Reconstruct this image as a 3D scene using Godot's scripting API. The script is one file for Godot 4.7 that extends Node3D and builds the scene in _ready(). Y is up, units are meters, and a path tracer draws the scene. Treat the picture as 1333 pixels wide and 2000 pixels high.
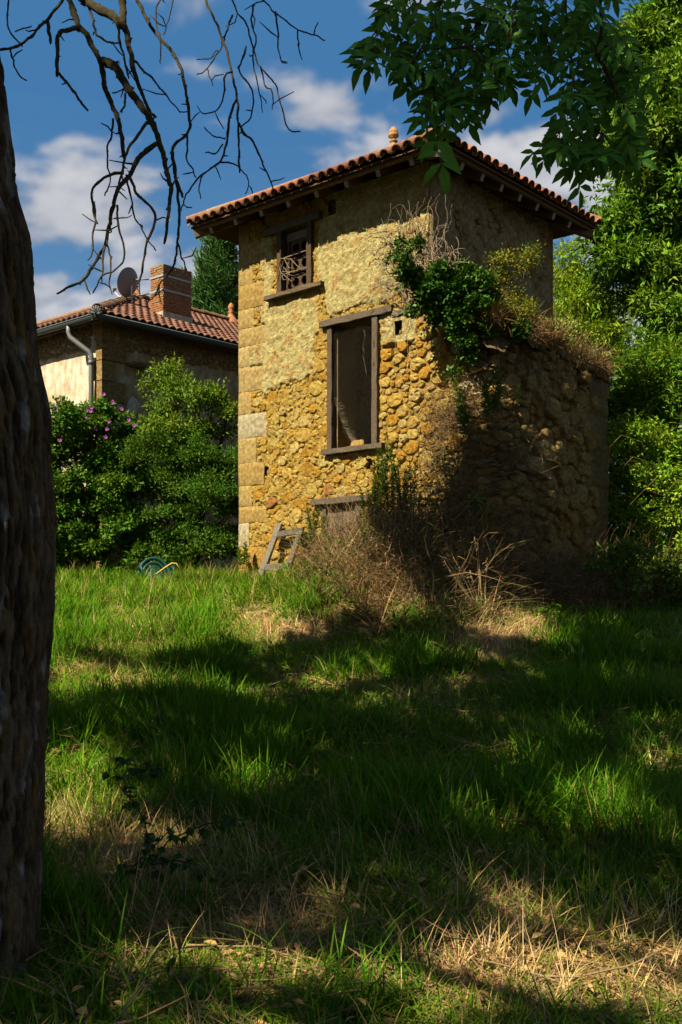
extends Node3D
# An old dovecote tower of ochre rubble seen across shaded rough grass.

const F := 1913.0
const COLOR_SCALE := 0.6
var rng := RandomNumberGenerator.new()
var fine := FastNoiseLite.new()
var coarse := FastNoiseLite.new()
var M := {}
var S := Vector3(-0.477, 0.758, 0.445).normalized()      # towards the sun
var tower: Node3D


class MB:
	var v := PackedVector3Array()
	var n := PackedVector3Array()
	var c := PackedColorArray()
	func tri(a: Vector3, b: Vector3, d: Vector3, col: Color) -> void:
		var k := (d - a).cross(b - a).normalized()
		var e := Color(col.r / 0.6, col.g / 0.6, col.b / 0.6)
		v.append(a); v.append(b); v.append(d)
		n.append(k); n.append(k); n.append(k)
		c.append(e); c.append(e); c.append(e)
	func quad(a: Vector3, b: Vector3, d: Vector3, e: Vector3, col: Color) -> void:
		tri(a, b, d, col)
		tri(a, d, e, col)
	# size box in a transform, chamfered lightly by leaving the corners to the bump
	func box(x: Transform3D, s: Vector3, col: Color, ends := Color(-1, 0, 0)) -> void:
		var p: Array[Vector3] = []
		for k in 8:
			p.append(x * (Vector3(-0.5 if k & 1 == 0 else 0.5, -0.5 if k & 2 == 0 else 0.5, -0.5 if k & 4 == 0 else 0.5) * s))
		var ec := col if ends.r < 0 else ends
		quad(p[4], p[6], p[7], p[5], ec)
		quad(p[1], p[3], p[2], p[0], ec)
		quad(p[5], p[7], p[3], p[1], col)
		quad(p[0], p[2], p[6], p[4], col)
		quad(p[6], p[2], p[3], p[7], col)
		quad(p[0], p[4], p[5], p[1], col)
	func tube(pts: PackedVector3Array, radii: PackedFloat32Array, sides: int, col: Color, wob := 0.0, rg: RandomNumberGenerator = null) -> void:
		var last := PackedVector3Array()
		var up := Vector3(0.13, 0.31, 0.94).normalized()
		for i in pts.size():
			var dir := (pts[mini(i + 1, pts.size() - 1)] - pts[maxi(i - 1, 0)]).normalized()
			var x := dir.cross(up)
			if x.length() < 0.05:
				x = dir.cross(Vector3.RIGHT)
			x = x.normalized()
			var y := x.cross(dir)
			up = y
			var ring := PackedVector3Array()
			for k in sides:
				var a := TAU * k / sides
				var r := radii[i] * (1.0 + (rg.randf_range(-wob, wob) if rg else 0.0))
				ring.append(pts[i] + (x * cos(a) + y * sin(a)) * r)
			if i > 0:
				for k in sides:
					var q := (k + 1) % sides
					quad(last[k], last[q], ring[q], ring[k], col)
			else:
				for k in range(1, sides - 1):
					tri(ring[0], ring[k + 1], ring[k], col)
			last = ring
		for k in range(1, sides - 1):
			tri(last[0], last[k], last[k + 1], col)
	func lathe(at: Vector3, prof: Array, segs: int, col: Color) -> void:
		for i in prof.size() - 1:
			for k in segs:
				var a := TAU * k / segs
				var b := TAU * (k + 1) / segs
				var p: Vector2 = prof[i]
				var q: Vector2 = prof[i + 1]
				quad(at + Vector3(cos(a) * p.x, p.y, sin(a) * p.x), at + Vector3(cos(a) * q.x, q.y, sin(a) * q.x), at + Vector3(cos(b) * q.x, q.y, sin(b) * q.x), at + Vector3(cos(b) * p.x, p.y, sin(b) * p.x), col)
	func done(smooth := false) -> ArrayMesh:
		var arr := []
		arr.resize(Mesh.ARRAY_MAX)
		arr[Mesh.ARRAY_VERTEX] = v
		arr[Mesh.ARRAY_NORMAL] = n
		arr[Mesh.ARRAY_COLOR] = c
		var m := ArrayMesh.new()
		if smooth:
			var st := SurfaceTool.new()
			st.create_from_arrays(arr)
			st.index()
			st.generate_normals()
			return st.commit()
		m.add_surface_from_arrays(Mesh.PRIMITIVE_TRIANGLES, arr)
		return m


# ------------------------------------------------------------------ helpers
func at(px: float, py: float, d: float) -> Vector3:
	return Vector3((px - 666.5) / F * d, 1.65 + (1107.0 - py) / F * d, -d)

func R(a: float, b: float) -> float:
	return rng.randf_range(a, b)

func sm(a: float, b: float, x: float) -> float:
	return smoothstep(a, b, x)

func mixc(a: Color, b: Color, t: float) -> Color:
	return a.lerp(b, t)

func obj(called: String, mesh: Mesh, material: Material, parent: Node = self) -> MeshInstance3D:
	var o := MeshInstance3D.new()
	o.name = called
	o.mesh = mesh
	o.material_override = material
	parent.add_child(o, true)
	if called != "" and not o.name.begins_with(called):
		o.name = called
	return o

func thing(called: String, label: String, category: String, pos := Vector3.ZERO, group := "") -> Node3D:
	var o := Node3D.new()
	o.name = called
	o.position = pos
	add_child(o, true)
	tag(o, label, category, group)
	return o

func tag(o: Node, label: String, category: String, group := "", kind := "") -> void:
	o.set_meta("label", label)
	o.set_meta("category", category)
	if group != "":
		o.set_meta("group", group)
	if kind != "":
		o.set_meta("kind", kind)

func scatter(called: String, mesh: Mesh, material: Material, xf: Array[Transform3D], cols: PackedColorArray, parent: Node = self) -> MultiMeshInstance3D:
	var mm := MultiMesh.new()
	mm.transform_format = MultiMesh.TRANSFORM_3D
	mm.use_colors = true
	mm.mesh = mesh
	mm.instance_count = xf.size()
	for i in xf.size():
		mm.set_instance_transform(i, xf[i])
		mm.set_instance_color(i, cols[i])
	var o := MultiMeshInstance3D.new()
	o.name = called
	o.multimesh = mm
	o.material_override = material
	o.set_meta("kind", "stuff")
	parent.add_child(o, true)
	return o

func tex(freq: float, octaves: int, lo: Color, hi: Color, kind := FastNoiseLite.TYPE_SIMPLEX_SMOOTH, sd := 1, size := 512) -> NoiseTexture2D:
	var f := FastNoiseLite.new()
	f.noise_type = kind
	f.frequency = freq
	f.fractal_octaves = octaves
	f.seed = sd
	var t := NoiseTexture2D.new()
	t.width = size
	t.height = size
	t.seamless = true
	t.noise = f
	var g := Gradient.new()
	g.offsets = PackedFloat32Array([0.0, 1.0])
	g.colors = PackedColorArray([lo, hi])
	t.color_ramp = g
	return t

func mat(called: String, rough: float, col_tex: Texture2D = null, bump: Texture2D = null, bump_cm := 0.0, scale := Vector3.ONE, world := false) -> StandardMaterial3D:
	var m := StandardMaterial3D.new()
	m.resource_name = called
	m.vertex_color_use_as_albedo = true
	m.albedo_color = Color(COLOR_SCALE, COLOR_SCALE, COLOR_SCALE).linear_to_srgb()
	m.roughness = rough
	m.metallic_specular = 0.3
	m.uv1_triplanar = true
	m.uv1_world_triplanar = world
	m.uv1_scale = scale
	if col_tex:
		m.albedo_texture = col_tex
	if bump:
		m.heightmap_enabled = true
		m.heightmap_texture = bump
		m.heightmap_scale = bump_cm
	return m

func leaf_mat(called: String, back: float, rough := 0.5) -> StandardMaterial3D:
	var m := StandardMaterial3D.new()
	m.resource_name = called
	m.vertex_color_use_as_albedo = true
	m.albedo_color = Color(COLOR_SCALE, COLOR_SCALE, COLOR_SCALE).linear_to_srgb()
	m.roughness = rough
	m.metallic_specular = 0.22
	if back > 0.0:
		m.backlight_enabled = true
		m.backlight = Color(back, back, back * 0.45).linear_to_srgb()
	return m

func ground(x: float, z: float) -> float:
	var d := -z
	var ks := [[-40.0, -0.15], [0.0, 0.0], [4.0, 0.02], [7.0, 0.2], [10.0, 0.55], [13.0, 1.0], [16.0, 1.3], [19.0, 1.42], [25.0, 1.55], [60.0, 1.7], [900.0, 1.7]]
	var y := -0.15
	for i in ks.size() - 1:
		if d >= ks[i][0] and d < ks[i + 1][0]:
			var t: float = (d - ks[i][0]) / (ks[i + 1][0] - ks[i][0])
			y = lerpf(ks[i][1], ks[i + 1][1], t)
	if d > 0.0 and d < 40.0:
		y += 0.06 * coarse.get_noise_2d(x * 6.0, z * 6.0) + 0.03 * coarse.get_noise_2d(x * 19.0 + 40.0, z * 19.0)
		var a := (x - 0.45) / 1.7
		var b := (d - 12.5) / 1.6
		y += 0.72 * exp(-(a * a + b * b))
		y -= 0.12 * sm(2.0, 6.0, x) * sm(8.0, 12.0, d)
	return y

func heap_at(x: float, z: float) -> float:          # how high the dead brush lies on the mound
	var d := -z
	var h := 0.5 * exp(-pow((x - 0.2) / 0.5, 2) - pow((d - 13.7) / 0.8, 2))
	h += 1.5 * exp(-pow((x - 1.4) / 0.55, 2) - pow((d - 13.0) / 0.6, 2))
	h += 0.34 * exp(-pow((x - 0.7) / 0.9, 2) - pow((d - 12.2) / 1.25, 2))
	return h

func gp(px: float, py: float) -> Vector3:          # the place on the ground seen there
	var d := 2.4
	while d < 40.0:
		var x := (px - 666.5) / F * d
		var y := ground(x, -d)
		if 1107.0 + (1.65 - y) / d * F <= py:
			return Vector3(x, y, -d)
		d += 0.05
	return Vector3((px - 666.5) / F * d, ground(0, -d), -d)

func to_px(p: Vector3) -> Vector2:
	var d := maxf(-p.z, 0.1)
	return Vector2(666.5 + p.x / d * F, 1107.0 + (1.65 - p.y) / d * F)


# ------------------------------------------------------------------ sky
func sky_image() -> Image:
	var w := 2560
	var h := 1280
	var data := PackedByteArray()
	data.resize(w * h * 3)
	data.fill(0)
	var f := FastNoiseLite.new()
	f.noise_type = FastNoiseLite.TYPE_SIMPLEX_SMOOTH
	f.frequency = 0.9
	f.fractal_octaves = 6
	f.fractal_gain = 0.58
	f.seed = 11
	var g := FastNoiseLite.new()
	g.noise_type = FastNoiseLite.TYPE_SIMPLEX_SMOOTH
	g.frequency = 0.42
	g.fractal_octaves = 3
	g.seed = 5
	var ho := FastNoiseLite.new()
	ho.frequency = 1.6
	ho.fractal_octaves = 4
	ho.seed = 77
	for j in h:
		var el := (0.5 - (j + 0.5) / h) * PI
		var y := sin(el)
		var cy := cos(el)
		var t := clampf(y, 0.0, 1.0)
		var blue := Color(0.19, 0.36, 0.55).lerp(Color(0.06, 0.195, 0.42), sm(0.0, 0.46, t))
		for i in w:
			var c := blue
			if y > -0.02:
				var az := (i + 0.5) / w * TAU
				var dx := sin(az) * cy
				var dz := cos(az) * cy
				var k := 1.0 / (maxf(y, 0.0) + 0.16)
				# clouds drawn out along one wind direction
				var u := (dx * 0.80 - dz * 0.60) * k
				var s := (dx * 0.60 + dz * 0.80) * k
				var big := g.get_noise_3d(u * 1.5 + 65.0, s * 2.6, 63.0)
				var det := f.get_noise_3d(u * 2.4 + big * 0.5, s * 3.0, 69.0)
				var band := sm(-0.02, 0.10, y) * (1.0 - sm(0.33, 0.47, y))
				var dens := det * 0.95 + big * 0.6 - 0.12 + 0.46 * band
				var a := sm(-0.04, 0.30, dens)
				a = maxf(a, 0.35 * sm(0.2, -0.02, y))
				var shade := sm(-0.45, 0.4, ho.get_noise_3d(u * 2.2, s * 4.0, 2.0))
				var cl := Color(0.30, 0.34, 0.42).lerp(Color(0.69, 0.68, 0.70), clampf(sm(0.0, 0.6, dens) * 0.55 + shade * 0.55, 0.0, 1.0))
				c = blue.lerp(cl, a * 0.93)
			var o := (j * w + i) * 3
			c = Color(c.r * 0.335, c.g * 0.335, c.b * 0.335).linear_to_srgb()
			data[o] = int(clampf(c.r, 0, 1) * 255.0)
			data[o + 1] = int(clampf(c.g, 0, 1) * 255.0)
			data[o + 2] = int(clampf(c.b, 0, 1) * 255.0)
	return Image.create_from_data(w, h, false, Image.FORMAT_RGB8, data)


func _ready() -> void:
	# ---- camera: level, eye at 1.65 m, lens shifted upwards
	var cam := Camera3D.new()
	cam.name = "camera"
	cam.position = Vector3(0, 1.65, 0)
	cam.near = 0.05
	cam.far = 1500.0
	cam.projection = Camera3D.PROJECTION_FRUSTUM
	cam.size = 2.0 * 0.05 * 1000.0 / F
	cam.frustum_offset = Vector2(0, 0.05 * 107.0 / F)
	add_child(cam)
	cam.current = true
	# ---- sky, exposure, sun
	var we := WorldEnvironment.new()
	we.name = "surroundings"
	var e := Environment.new()
	e.background_mode = Environment.BG_SKY
	var sky := Sky.new()
	var pan := PanoramaSkyMaterial.new()
	pan.panorama = ImageTexture.create_from_image(sky_image())
	sky.sky_material = pan
	e.sky = sky
	e.tonemap_mode = Environment.TONE_MAPPER_LINEAR
	e.tonemap_exposure = 3.0
	e.sdfgi_enabled = true
	e.ssao_enabled = true
	e.ssil_enabled = true
	we.environment = e
	add_child(we)
	var sun := DirectionalLight3D.new()
	sun.name = "sun"
	sun.light_energy = 1.6
	sun.light_color = Color(1.0, 0.95, 0.84)
	sun.light_angular_distance = 0.5
	sun.shadow_enabled = true
	add_child(sun)
	sun.look_at_from_position(S * 60.0, Vector3.ZERO)

	fine.noise_type = FastNoiseLite.TYPE_SIMPLEX_SMOOTH
	fine.frequency = 1.0
	fine.fractal_octaves = 4
	fine.seed = 3
	coarse.noise_type = FastNoiseLite.TYPE_SIMPLEX_SMOOTH
	coarse.frequency = 0.05
	coarse.fractal_octaves = 2
	coarse.seed = 8
	materials()
	land()
	rng.seed = 101
	build_tower()
	rng.seed = 202
	build_house()
	rng.seed = 303
	old_tree()
	rng.seed = 404
	far_trees()
	rng.seed = 505
	left_bushes()
	rng.seed = 606
	right_bushes()
	rng.seed = 707
	canopy()
	rng.seed = 808
	ash_branch()
	rng.seed = 909
	wall_plants()
	rng.seed = 111
	small_things()
	rng.seed = 121
	grasses()


func materials() -> void:
	var grain := tex(0.012, 7, Color(0.66, 0.63, 0.58), Color(1, 1, 1), FastNoiseLite.TYPE_SIMPLEX_SMOOTH, 21)
	var pits := tex(0.045, 6, Color(0, 0, 0), Color(1, 1, 1), FastNoiseLite.TYPE_SIMPLEX_SMOOTH, 22, 1024)
	var streak := tex(0.05, 5, Color(0.45, 0.44, 0.43), Color(1, 1, 1), FastNoiseLite.TYPE_SIMPLEX_SMOOTH, 23)
	M.stone = mat("stone", 0.95, grain, pits, 3.4, Vector3(1.7, 1.7, 1.7))
	M.mortar = mat("mortar", 0.97, grain, pits, 4.5, Vector3(1.3, 1.3, 1.3))
	M.render = mat("render", 0.95, grain, pits, 1.2, Vector3(0.7, 0.35, 0.7))
	M.tile = mat("fired_clay", 0.85, grain, pits, 0.7, Vector3(2, 2, 2))
	M.brick = mat("brick", 0.9, grain, pits, 1.0, Vector3(3, 3, 3))
	M.wood_x = mat("weathered_wood", 0.9, streak, streak, 1.5, Vector3(0.5, 6, 6))
	M.wood_y = mat("weathered_wood", 0.9, streak, streak, 1.5, Vector3(6, 0.5, 6))
	M.wood_z = mat("weathered_wood", 0.9, streak, streak, 1.5, Vector3(6, 6, 0.5))
	M.bark = mat("bark", 0.95, grain, pits, 3.2, Vector3(9, 2.2, 9))
	M.twig = mat("twig_bark", 0.95, grain, pits, 0.6, Vector3(8, 8, 8))
	M.earth = mat("earth", 1.0, grain, pits, 3.0, Vector3(1.2, 1.2, 1.2), true)
	M.metal = mat("zinc", 0.6)
	M.metal.metallic = 0.5
	M.plastic = mat("green_plastic", 0.4)
	M.wire = mat("wire", 0.6)
	M.leaf = leaf_mat("leaf", 0.55)
	M.needle = leaf_mat("needle", 0.3)
	M.ivy = leaf_mat("ivy_leaf", 0.25, 0.4)
	M.grass = leaf_mat("grass_blade", 0.6, 0.65)
	M.grass.metallic_specular = 0.12
	M.straw = leaf_mat("straw", 0.2, 0.7)
	M.petal = leaf_mat("petal", 0.5, 0.6)


func land() -> void:
	var xs := PackedFloat32Array()
	var zs := PackedFloat32Array()
	var x := -12.0
	while x <= 14.0:
		xs.append(x)
		x += 0.2
	for k in 16:
		xs.append(14.0 + 1.0 * pow(1.42, k + 1))
		xs.append(-12.0 - 1.0 * pow(1.42, k + 1))
	xs.sort()
	var z := 2.0
	while z >= -26.0:
		zs.append(z)
		z -= 0.2
	for k in 17:
		zs.append(-26.0 - pow(1.45, k + 1))
	for k in 9:
		zs.append(2.0 + pow(1.6, k + 1))
	zs.sort()
	var v := PackedVector3Array()
	var c := PackedColorArray()
	var idx := PackedInt32Array()
	for j in zs.size():
		for i in xs.size():
			v.append(Vector3(xs[i], ground(xs[i], zs[j]), zs[j]))
			var k := sm(-0.2, 0.3, coarse.get_noise_2d(xs[i] * 12.0, zs[j] * 12.0))
			var col := Color(0.062, 0.042, 0.019).lerp(Color(0.035, 0.04, 0.011), k)
			c.append(Color(col.r / 0.6, col.g / 0.6, col.b / 0.6))
	var w := xs.size()
	for j in zs.size() - 1:
		for i in w - 1:
			var a := j * w + i
			idx.append_array([a, a + 1, a + w + 1, a, a + w + 1, a + w])
	var g := obj("ground", grid_mesh(v, c, idx), M.earth)
	tag(g, "rough grassy ground rising towards the stone tower", "ground", "", "structure")


func grid_mesh(v: PackedVector3Array, c: PackedColorArray, idx: PackedInt32Array) -> ArrayMesh:
	var arr := []
	arr.resize(Mesh.ARRAY_MAX)
	arr[Mesh.ARRAY_VERTEX] = v
	arr[Mesh.ARRAY_COLOR] = c
	arr[Mesh.ARRAY_INDEX] = idx
	var st := SurfaceTool.new()
	st.create_from_arrays(arr)
	st.generate_normals()
	return st.commit()


# ------------------------------------------------------------------ the tower
# plan path of the lit front (x -4..0), the ruined annex front (x 0..1.1) and its shaded right side
func path(u: float) -> Array:
	if u <= 0.65:
		return [Vector2(u, 0.0), Vector2(0, 1)]
	if u < 1.357:
		var a := (u - 0.65) / 0.45
		var n := Vector2(sin(a), cos(a))
		return [Vector2(0.65, -0.45) + n * 0.45, n]
	return [Vector2(1.1, -0.45 - (u - 1.357)), Vector2(1, 0)]

func wall_at(u: float, y: float, w: float) -> Vector3:
	var p := path(u)
	var q: Vector2 = p[0] + p[1] * w
	return Vector3(q.x, y, q.y)

const U_END := 4.227
func top_of(u: float) -> float:
	if u < 0.0:
		return 7.45
	return 4.97 - 0.2 * sm(2.2, 4.2, u) + 0.24 * fine.get_noise_2d(u * 2.3, 3.0) + 0.12 * fine.get_noise_2d(u * 7.0, 5.0) - 0.28 * sm(0.2, 0.6, u) * (1.0 - sm(0.7, 1.35, u))

func broad(u: float, y: float) -> float:            # the slow bulges, ledges and hollows of the wall
	var b := 0.03 * fine.get_noise_2d(u * 0.7, y * 0.7)
	var k := sm(0.15, 0.7, u) * (1.0 - sm(1.5, 2.1, u))      # ruined corner of the annex
	b -= 0.20 * k * sm(3.85, 4.3, y + 0.15 * fine.get_noise_2d(u * 2.0, 8.0))
	b += 0.20 * k * (1.0 - sm(3.45, 3.62, y + 0.2 * fine.get_noise_2d(u * 2.4, 18.0)))
	b += 0.14 * k * (1.0 - sm(2.75, 3.0, y))
	b += 0.08 * k * fine.get_noise_2d(u * 3.0, y * 3.0 + 50.0)
	b += 0.16 * sm(0.9, 2.2, u) * (1.0 - sm(2.6, 4.1, u)) * (1.0 - sm(3.6, 5.0, y))
	b += 0.15 * sm(0.0, 0.3, u) * fine.get_noise_2d(u * 1.6 + 9.0, y * 1.6)
	return b

func plaster(u: float, y: float) -> float:
	if u > 1.0:
		return 0.0
	var f := 0.0
	f += 0.75 * sm(5.15, 5.75, y) * sm(-3.6, -3.3, u)
	f += 0.56 * sm(4.35, 4.8, y) * (1.0 - sm(5.3, 5.7, y)) * (1.0 - sm(-2.35, -2.0, u))
	f += 0.62 * sm(-0.95, -0.85, u) * (1.0 - sm(-0.30, -0.2, u)) * sm(4.86, 4.98, y) * (1.0 - sm(5.32, 5.42, y))
	f -= 0.65 * sm(7.02, 7.16, y) * (1.0 - sm(-2.1, -1.7, u))
	# loose rubble round the small window and under the lintel
	var dx := maxf(maxf(-3.05 - u, u + 2.26), 0.0)
	var dy := maxf(maxf(6.0 - y, y - 7.15), 0.0)
	f -= 0.5 * (1.0 - sm(0.04, 0.2, sqrt(dx * dx + dy * dy)))
	f -= 0.45 * (1.0 - sm(0.05, 0.22, absf(y - 5.52))) * sm(-2.2, -2.0, u) * (1.0 - sm(-0.5, -0.3, u)) * 0.7
	f -= 0.55 * (1.0 - sm(0.05, 0.16, absf(u + 2.05 + 0.15 * (y - 5.5)))) * sm(5.2, 5.4, y) * (1.0 - sm(5.9, 6.1, y))
	f -= 0.9 * sm(-0.25, 0.05, u) * (1.0 - sm(5.2, 5.6, y))
	return clampf(f + 0.42 * fine.get_noise_2d(u * 1.15 + 7.0, y * 1.3), 0.0, 1.0)

func plaster_mask(u: float, y: float) -> float:
	return sm(0.30, 0.46, plaster(u, y) + 0.10 * fine.get_noise_2d(u * 6.0, y * 6.0 + 30.0))

func open_mask(u: float, y: float) -> float:
	var o := sm(-1.0, -0.8, u) * (1.0 - sm(5.0, 5.4, y))
	o = maxf(o, 0.45 * sm(0.0, 0.35, fine.get_noise_2d(u * 1.3 + 31.0, y * 1.5)))
	if u > 1.2:
		o = 0.8
	return o

const HOLES := [[-2.99, -2.32, 6.07, 7.1], [-1.9, -0.99, 3.45, 5.4], [-2.0, -1.37, 0.0, 2.62], [-3.46, -3.30, 3.17, 3.32], [-0.62, -0.48, 5.04, 5.26], [-1.2, -1.07, 3.12, 3.28], [-1.96, -1.78, 7.12, 7.34]]
func in_hole(u: float, y: float, m := 0.0) -> bool:
	for h in HOLES:
		if u > h[0] - m and u < h[1] + m and y > h[2] - m and y < h[3] + m:
			return true
	return false

func quoins() -> Array:      # [u0, u1, y0, y1] left corner of the lit front, then the annex's right end
	var ys := [7.36, 7.1, 6.74, 6.41, 6.0, 5.67, 5.365, 5.02, 4.6, 4.22, 3.82, 3.4, 3.02, 2.67, 2.39, 1.99, 1.62, 1.1]
	var ws := [0.24, 0.52, 0.33, 0.62, 0.36, 0.64, 0.26, 0.58, 0.3, 0.68, 0.42, 0.6, 0.3, 0.66, 0.24, 0.66, 0.4]
	var out := []
	for i in ws.size():
		out.append([-4.0, -4.0 + ws[i], ys[i + 1], ys[i]])
	return out

func quoins_right() -> Array:
	var ys := [5.0, 4.72, 4.33, 4.05, 3.62, 3.3, 2.9, 2.55, 2.1, 1.7, 1.3]
	var ws := [0.35, 0.6, 0.4, 0.85, 0.5, 0.75, 0.4, 0.8, 0.45, 0.7]
	var out := []
	for i in ws.size():
		out.append([U_END - ws[i], U_END, ys[i + 1], ys[i]])
	return out

func in_quoin(q: Array, u: float, y: float, m := 0.0) -> bool:
	for a in q:
		if u > a[0] - m and u < a[1] + m and y > a[2] - m and y < a[3] + m:
			return true
	return false

func stone_color(u: float, y: float) -> Color:
	var t := rng.randf()
	var c := Color(0.54, 0.35, 0.066).lerp(Color(0.63, 0.445, 0.125), t)
	t = rng.randf()
	if t < 0.13:
		c = Color(0.62, 0.46, 0.16)
	elif t < 0.36:
		c = Color(0.51, 0.28, 0.035)
	elif t < 0.42:
		c = Color(0.50, 0.36, 0.13)
	elif t < 0.425 and u < -0.5:
		c = Color(0.46, 0.22, 0.06)
	var k := R(0.85, 1.1)
	c = Color(c.r * k, c.g * k, c.b * k)
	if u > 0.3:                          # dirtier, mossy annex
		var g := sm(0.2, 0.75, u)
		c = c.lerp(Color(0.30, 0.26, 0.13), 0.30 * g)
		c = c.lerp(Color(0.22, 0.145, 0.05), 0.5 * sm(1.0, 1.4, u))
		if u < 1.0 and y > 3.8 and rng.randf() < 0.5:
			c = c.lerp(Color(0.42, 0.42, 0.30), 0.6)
	return c

# a stone from its outline, given as radii round a centre in the plane of the wall
func stone_mesh(f: Callable, cu: float, cy: float, rad: PackedFloat32Array, ys: float, base: float, crown: float, col: Color, mb: MB = null) -> MB:
	var m := mb if mb else MB.new()
	var k := rad.size()
	var ts := [1.0, 0.985, 0.86, 0.5]
	var hs := [-0.07, 0.12, 0.85, 1.0]
	var rings := []
	var tu := R(-0.25, 0.25)
	var ty := R(-0.25, 0.25)
	for q in 4:
		var ring := PackedVector3Array()
		for i in k:
			var a := TAU * i / k
			var r: float = rad[i] * ts[q] * (1.0 + (R(-0.10, 0.07) if q > 1 else 0.0))
			var du := cos(a) * r
			var dy := sin(a) * r / ys
			var w: float = base + (hs[q] if q == 0 else crown * hs[q] * (1.0 + R(-0.3, 0.25)) + (du * tu + dy * ty) * 0.5)
			ring.append(f.call(cu + du, cy + dy, w))
		rings.append(ring)
	var mid: Vector3 = f.call(cu, cy, base + crown * R(0.85, 1.1))
	for q in 3:
		for i in k:
			var j := (i + 1) % k
			m.quad(rings[q][i], rings[q + 1][i], rings[q + 1][j], rings[q][j], col)
	for i in k:
		m.tri(rings[3][i], mid, rings[3][(i + 1) % k], col)
	return m

# power diagram of stones: [u, y, r] -> radii of the outline
func rubble_cells(u0: float, u1: float, ok: Callable, classes: Array, ys: float, y0: float, y1: float) -> Array:
	var seeds := []
	var cell := 0.2
	var hash := {}
	for cl in classes:
		var r0: float = cl[0]
		for t in int(cl[1]):
			var u := R(u0, u1)
			var y := R(y0, y1)
			var r := r0 * R(0.85, 1.15)
			if u > 1.4 and ys < 1.3 and y < 4.6:
				r *= 1.3
			if not ok.call(u, y, r):
				continue
			var sy := y * ys
			var gx := int(floor(u / cell))
			var gy := int(floor(sy / cell))
			var free := true
			for a in range(-2, 3):
				for b in range(-2, 3):
					var key := Vector2i(gx + a, gy + b)
					if hash.has(key):
						for i in hash[key]:
							var s = seeds[i]
							var q: float = (s[2] + r) * 0.84
							var ddx: float = s[0] - u
							var ddy: float = s[1] - sy
							if ddx * ddx + ddy * ddy < q * q:
								free = false
								break
					if not free:
						break
				if not free:
					break
			if free:
				var key2 := Vector2i(gx, gy)
				if not hash.has(key2):
					hash[key2] = []
				hash[key2].append(seeds.size())
				seeds.append([u, sy, r])
	var out := []
	var K := 11
	for s in seeds:
		var rad := PackedFloat32Array()
		var near := []
		var gx := int(floor(s[0] / cell))
		var gy := int(floor(s[1] / cell))
		for a in range(-2, 3):
			for b in range(-2, 3):
				var key := Vector2i(gx + a, gy + b)
				if hash.has(key):
					for i in hash[key]:
						var o = seeds[i]
						var dx: float = o[0] - s[0]
						var dy: float = o[1] - s[1]
						var dd := dx * dx + dy * dy
						if dd > 1e-6 and dd < pow((s[2] + o[2]) * 1.7, 2):
							var l := sqrt(dd)
							near.append([dx / l, dy / l, (dd + s[2] * s[2] - o[2] * o[2]) / (2.0 * l)])
		for i in K:
			var a := TAU * i / K
			var r: float = s[2] * 1.42
			for q in near:
				var c: float = cos(a) * q[0] + sin(a) * q[1]
				if c > 0.05:
					r = minf(r, q[2] / c)
			rad.append(maxf(r, s[2] * 0.35))
		var soft := PackedFloat32Array()
		for i in K:
			soft.append((0.12 * rad[(i + K - 1) % K] + 0.76 * rad[i] + 0.12 * rad[(i + 1) % K]) * R(0.86, 1.02) - 0.003)
		out.append([s[0], s[1] / ys, s[2], soft])
	return out


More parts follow.
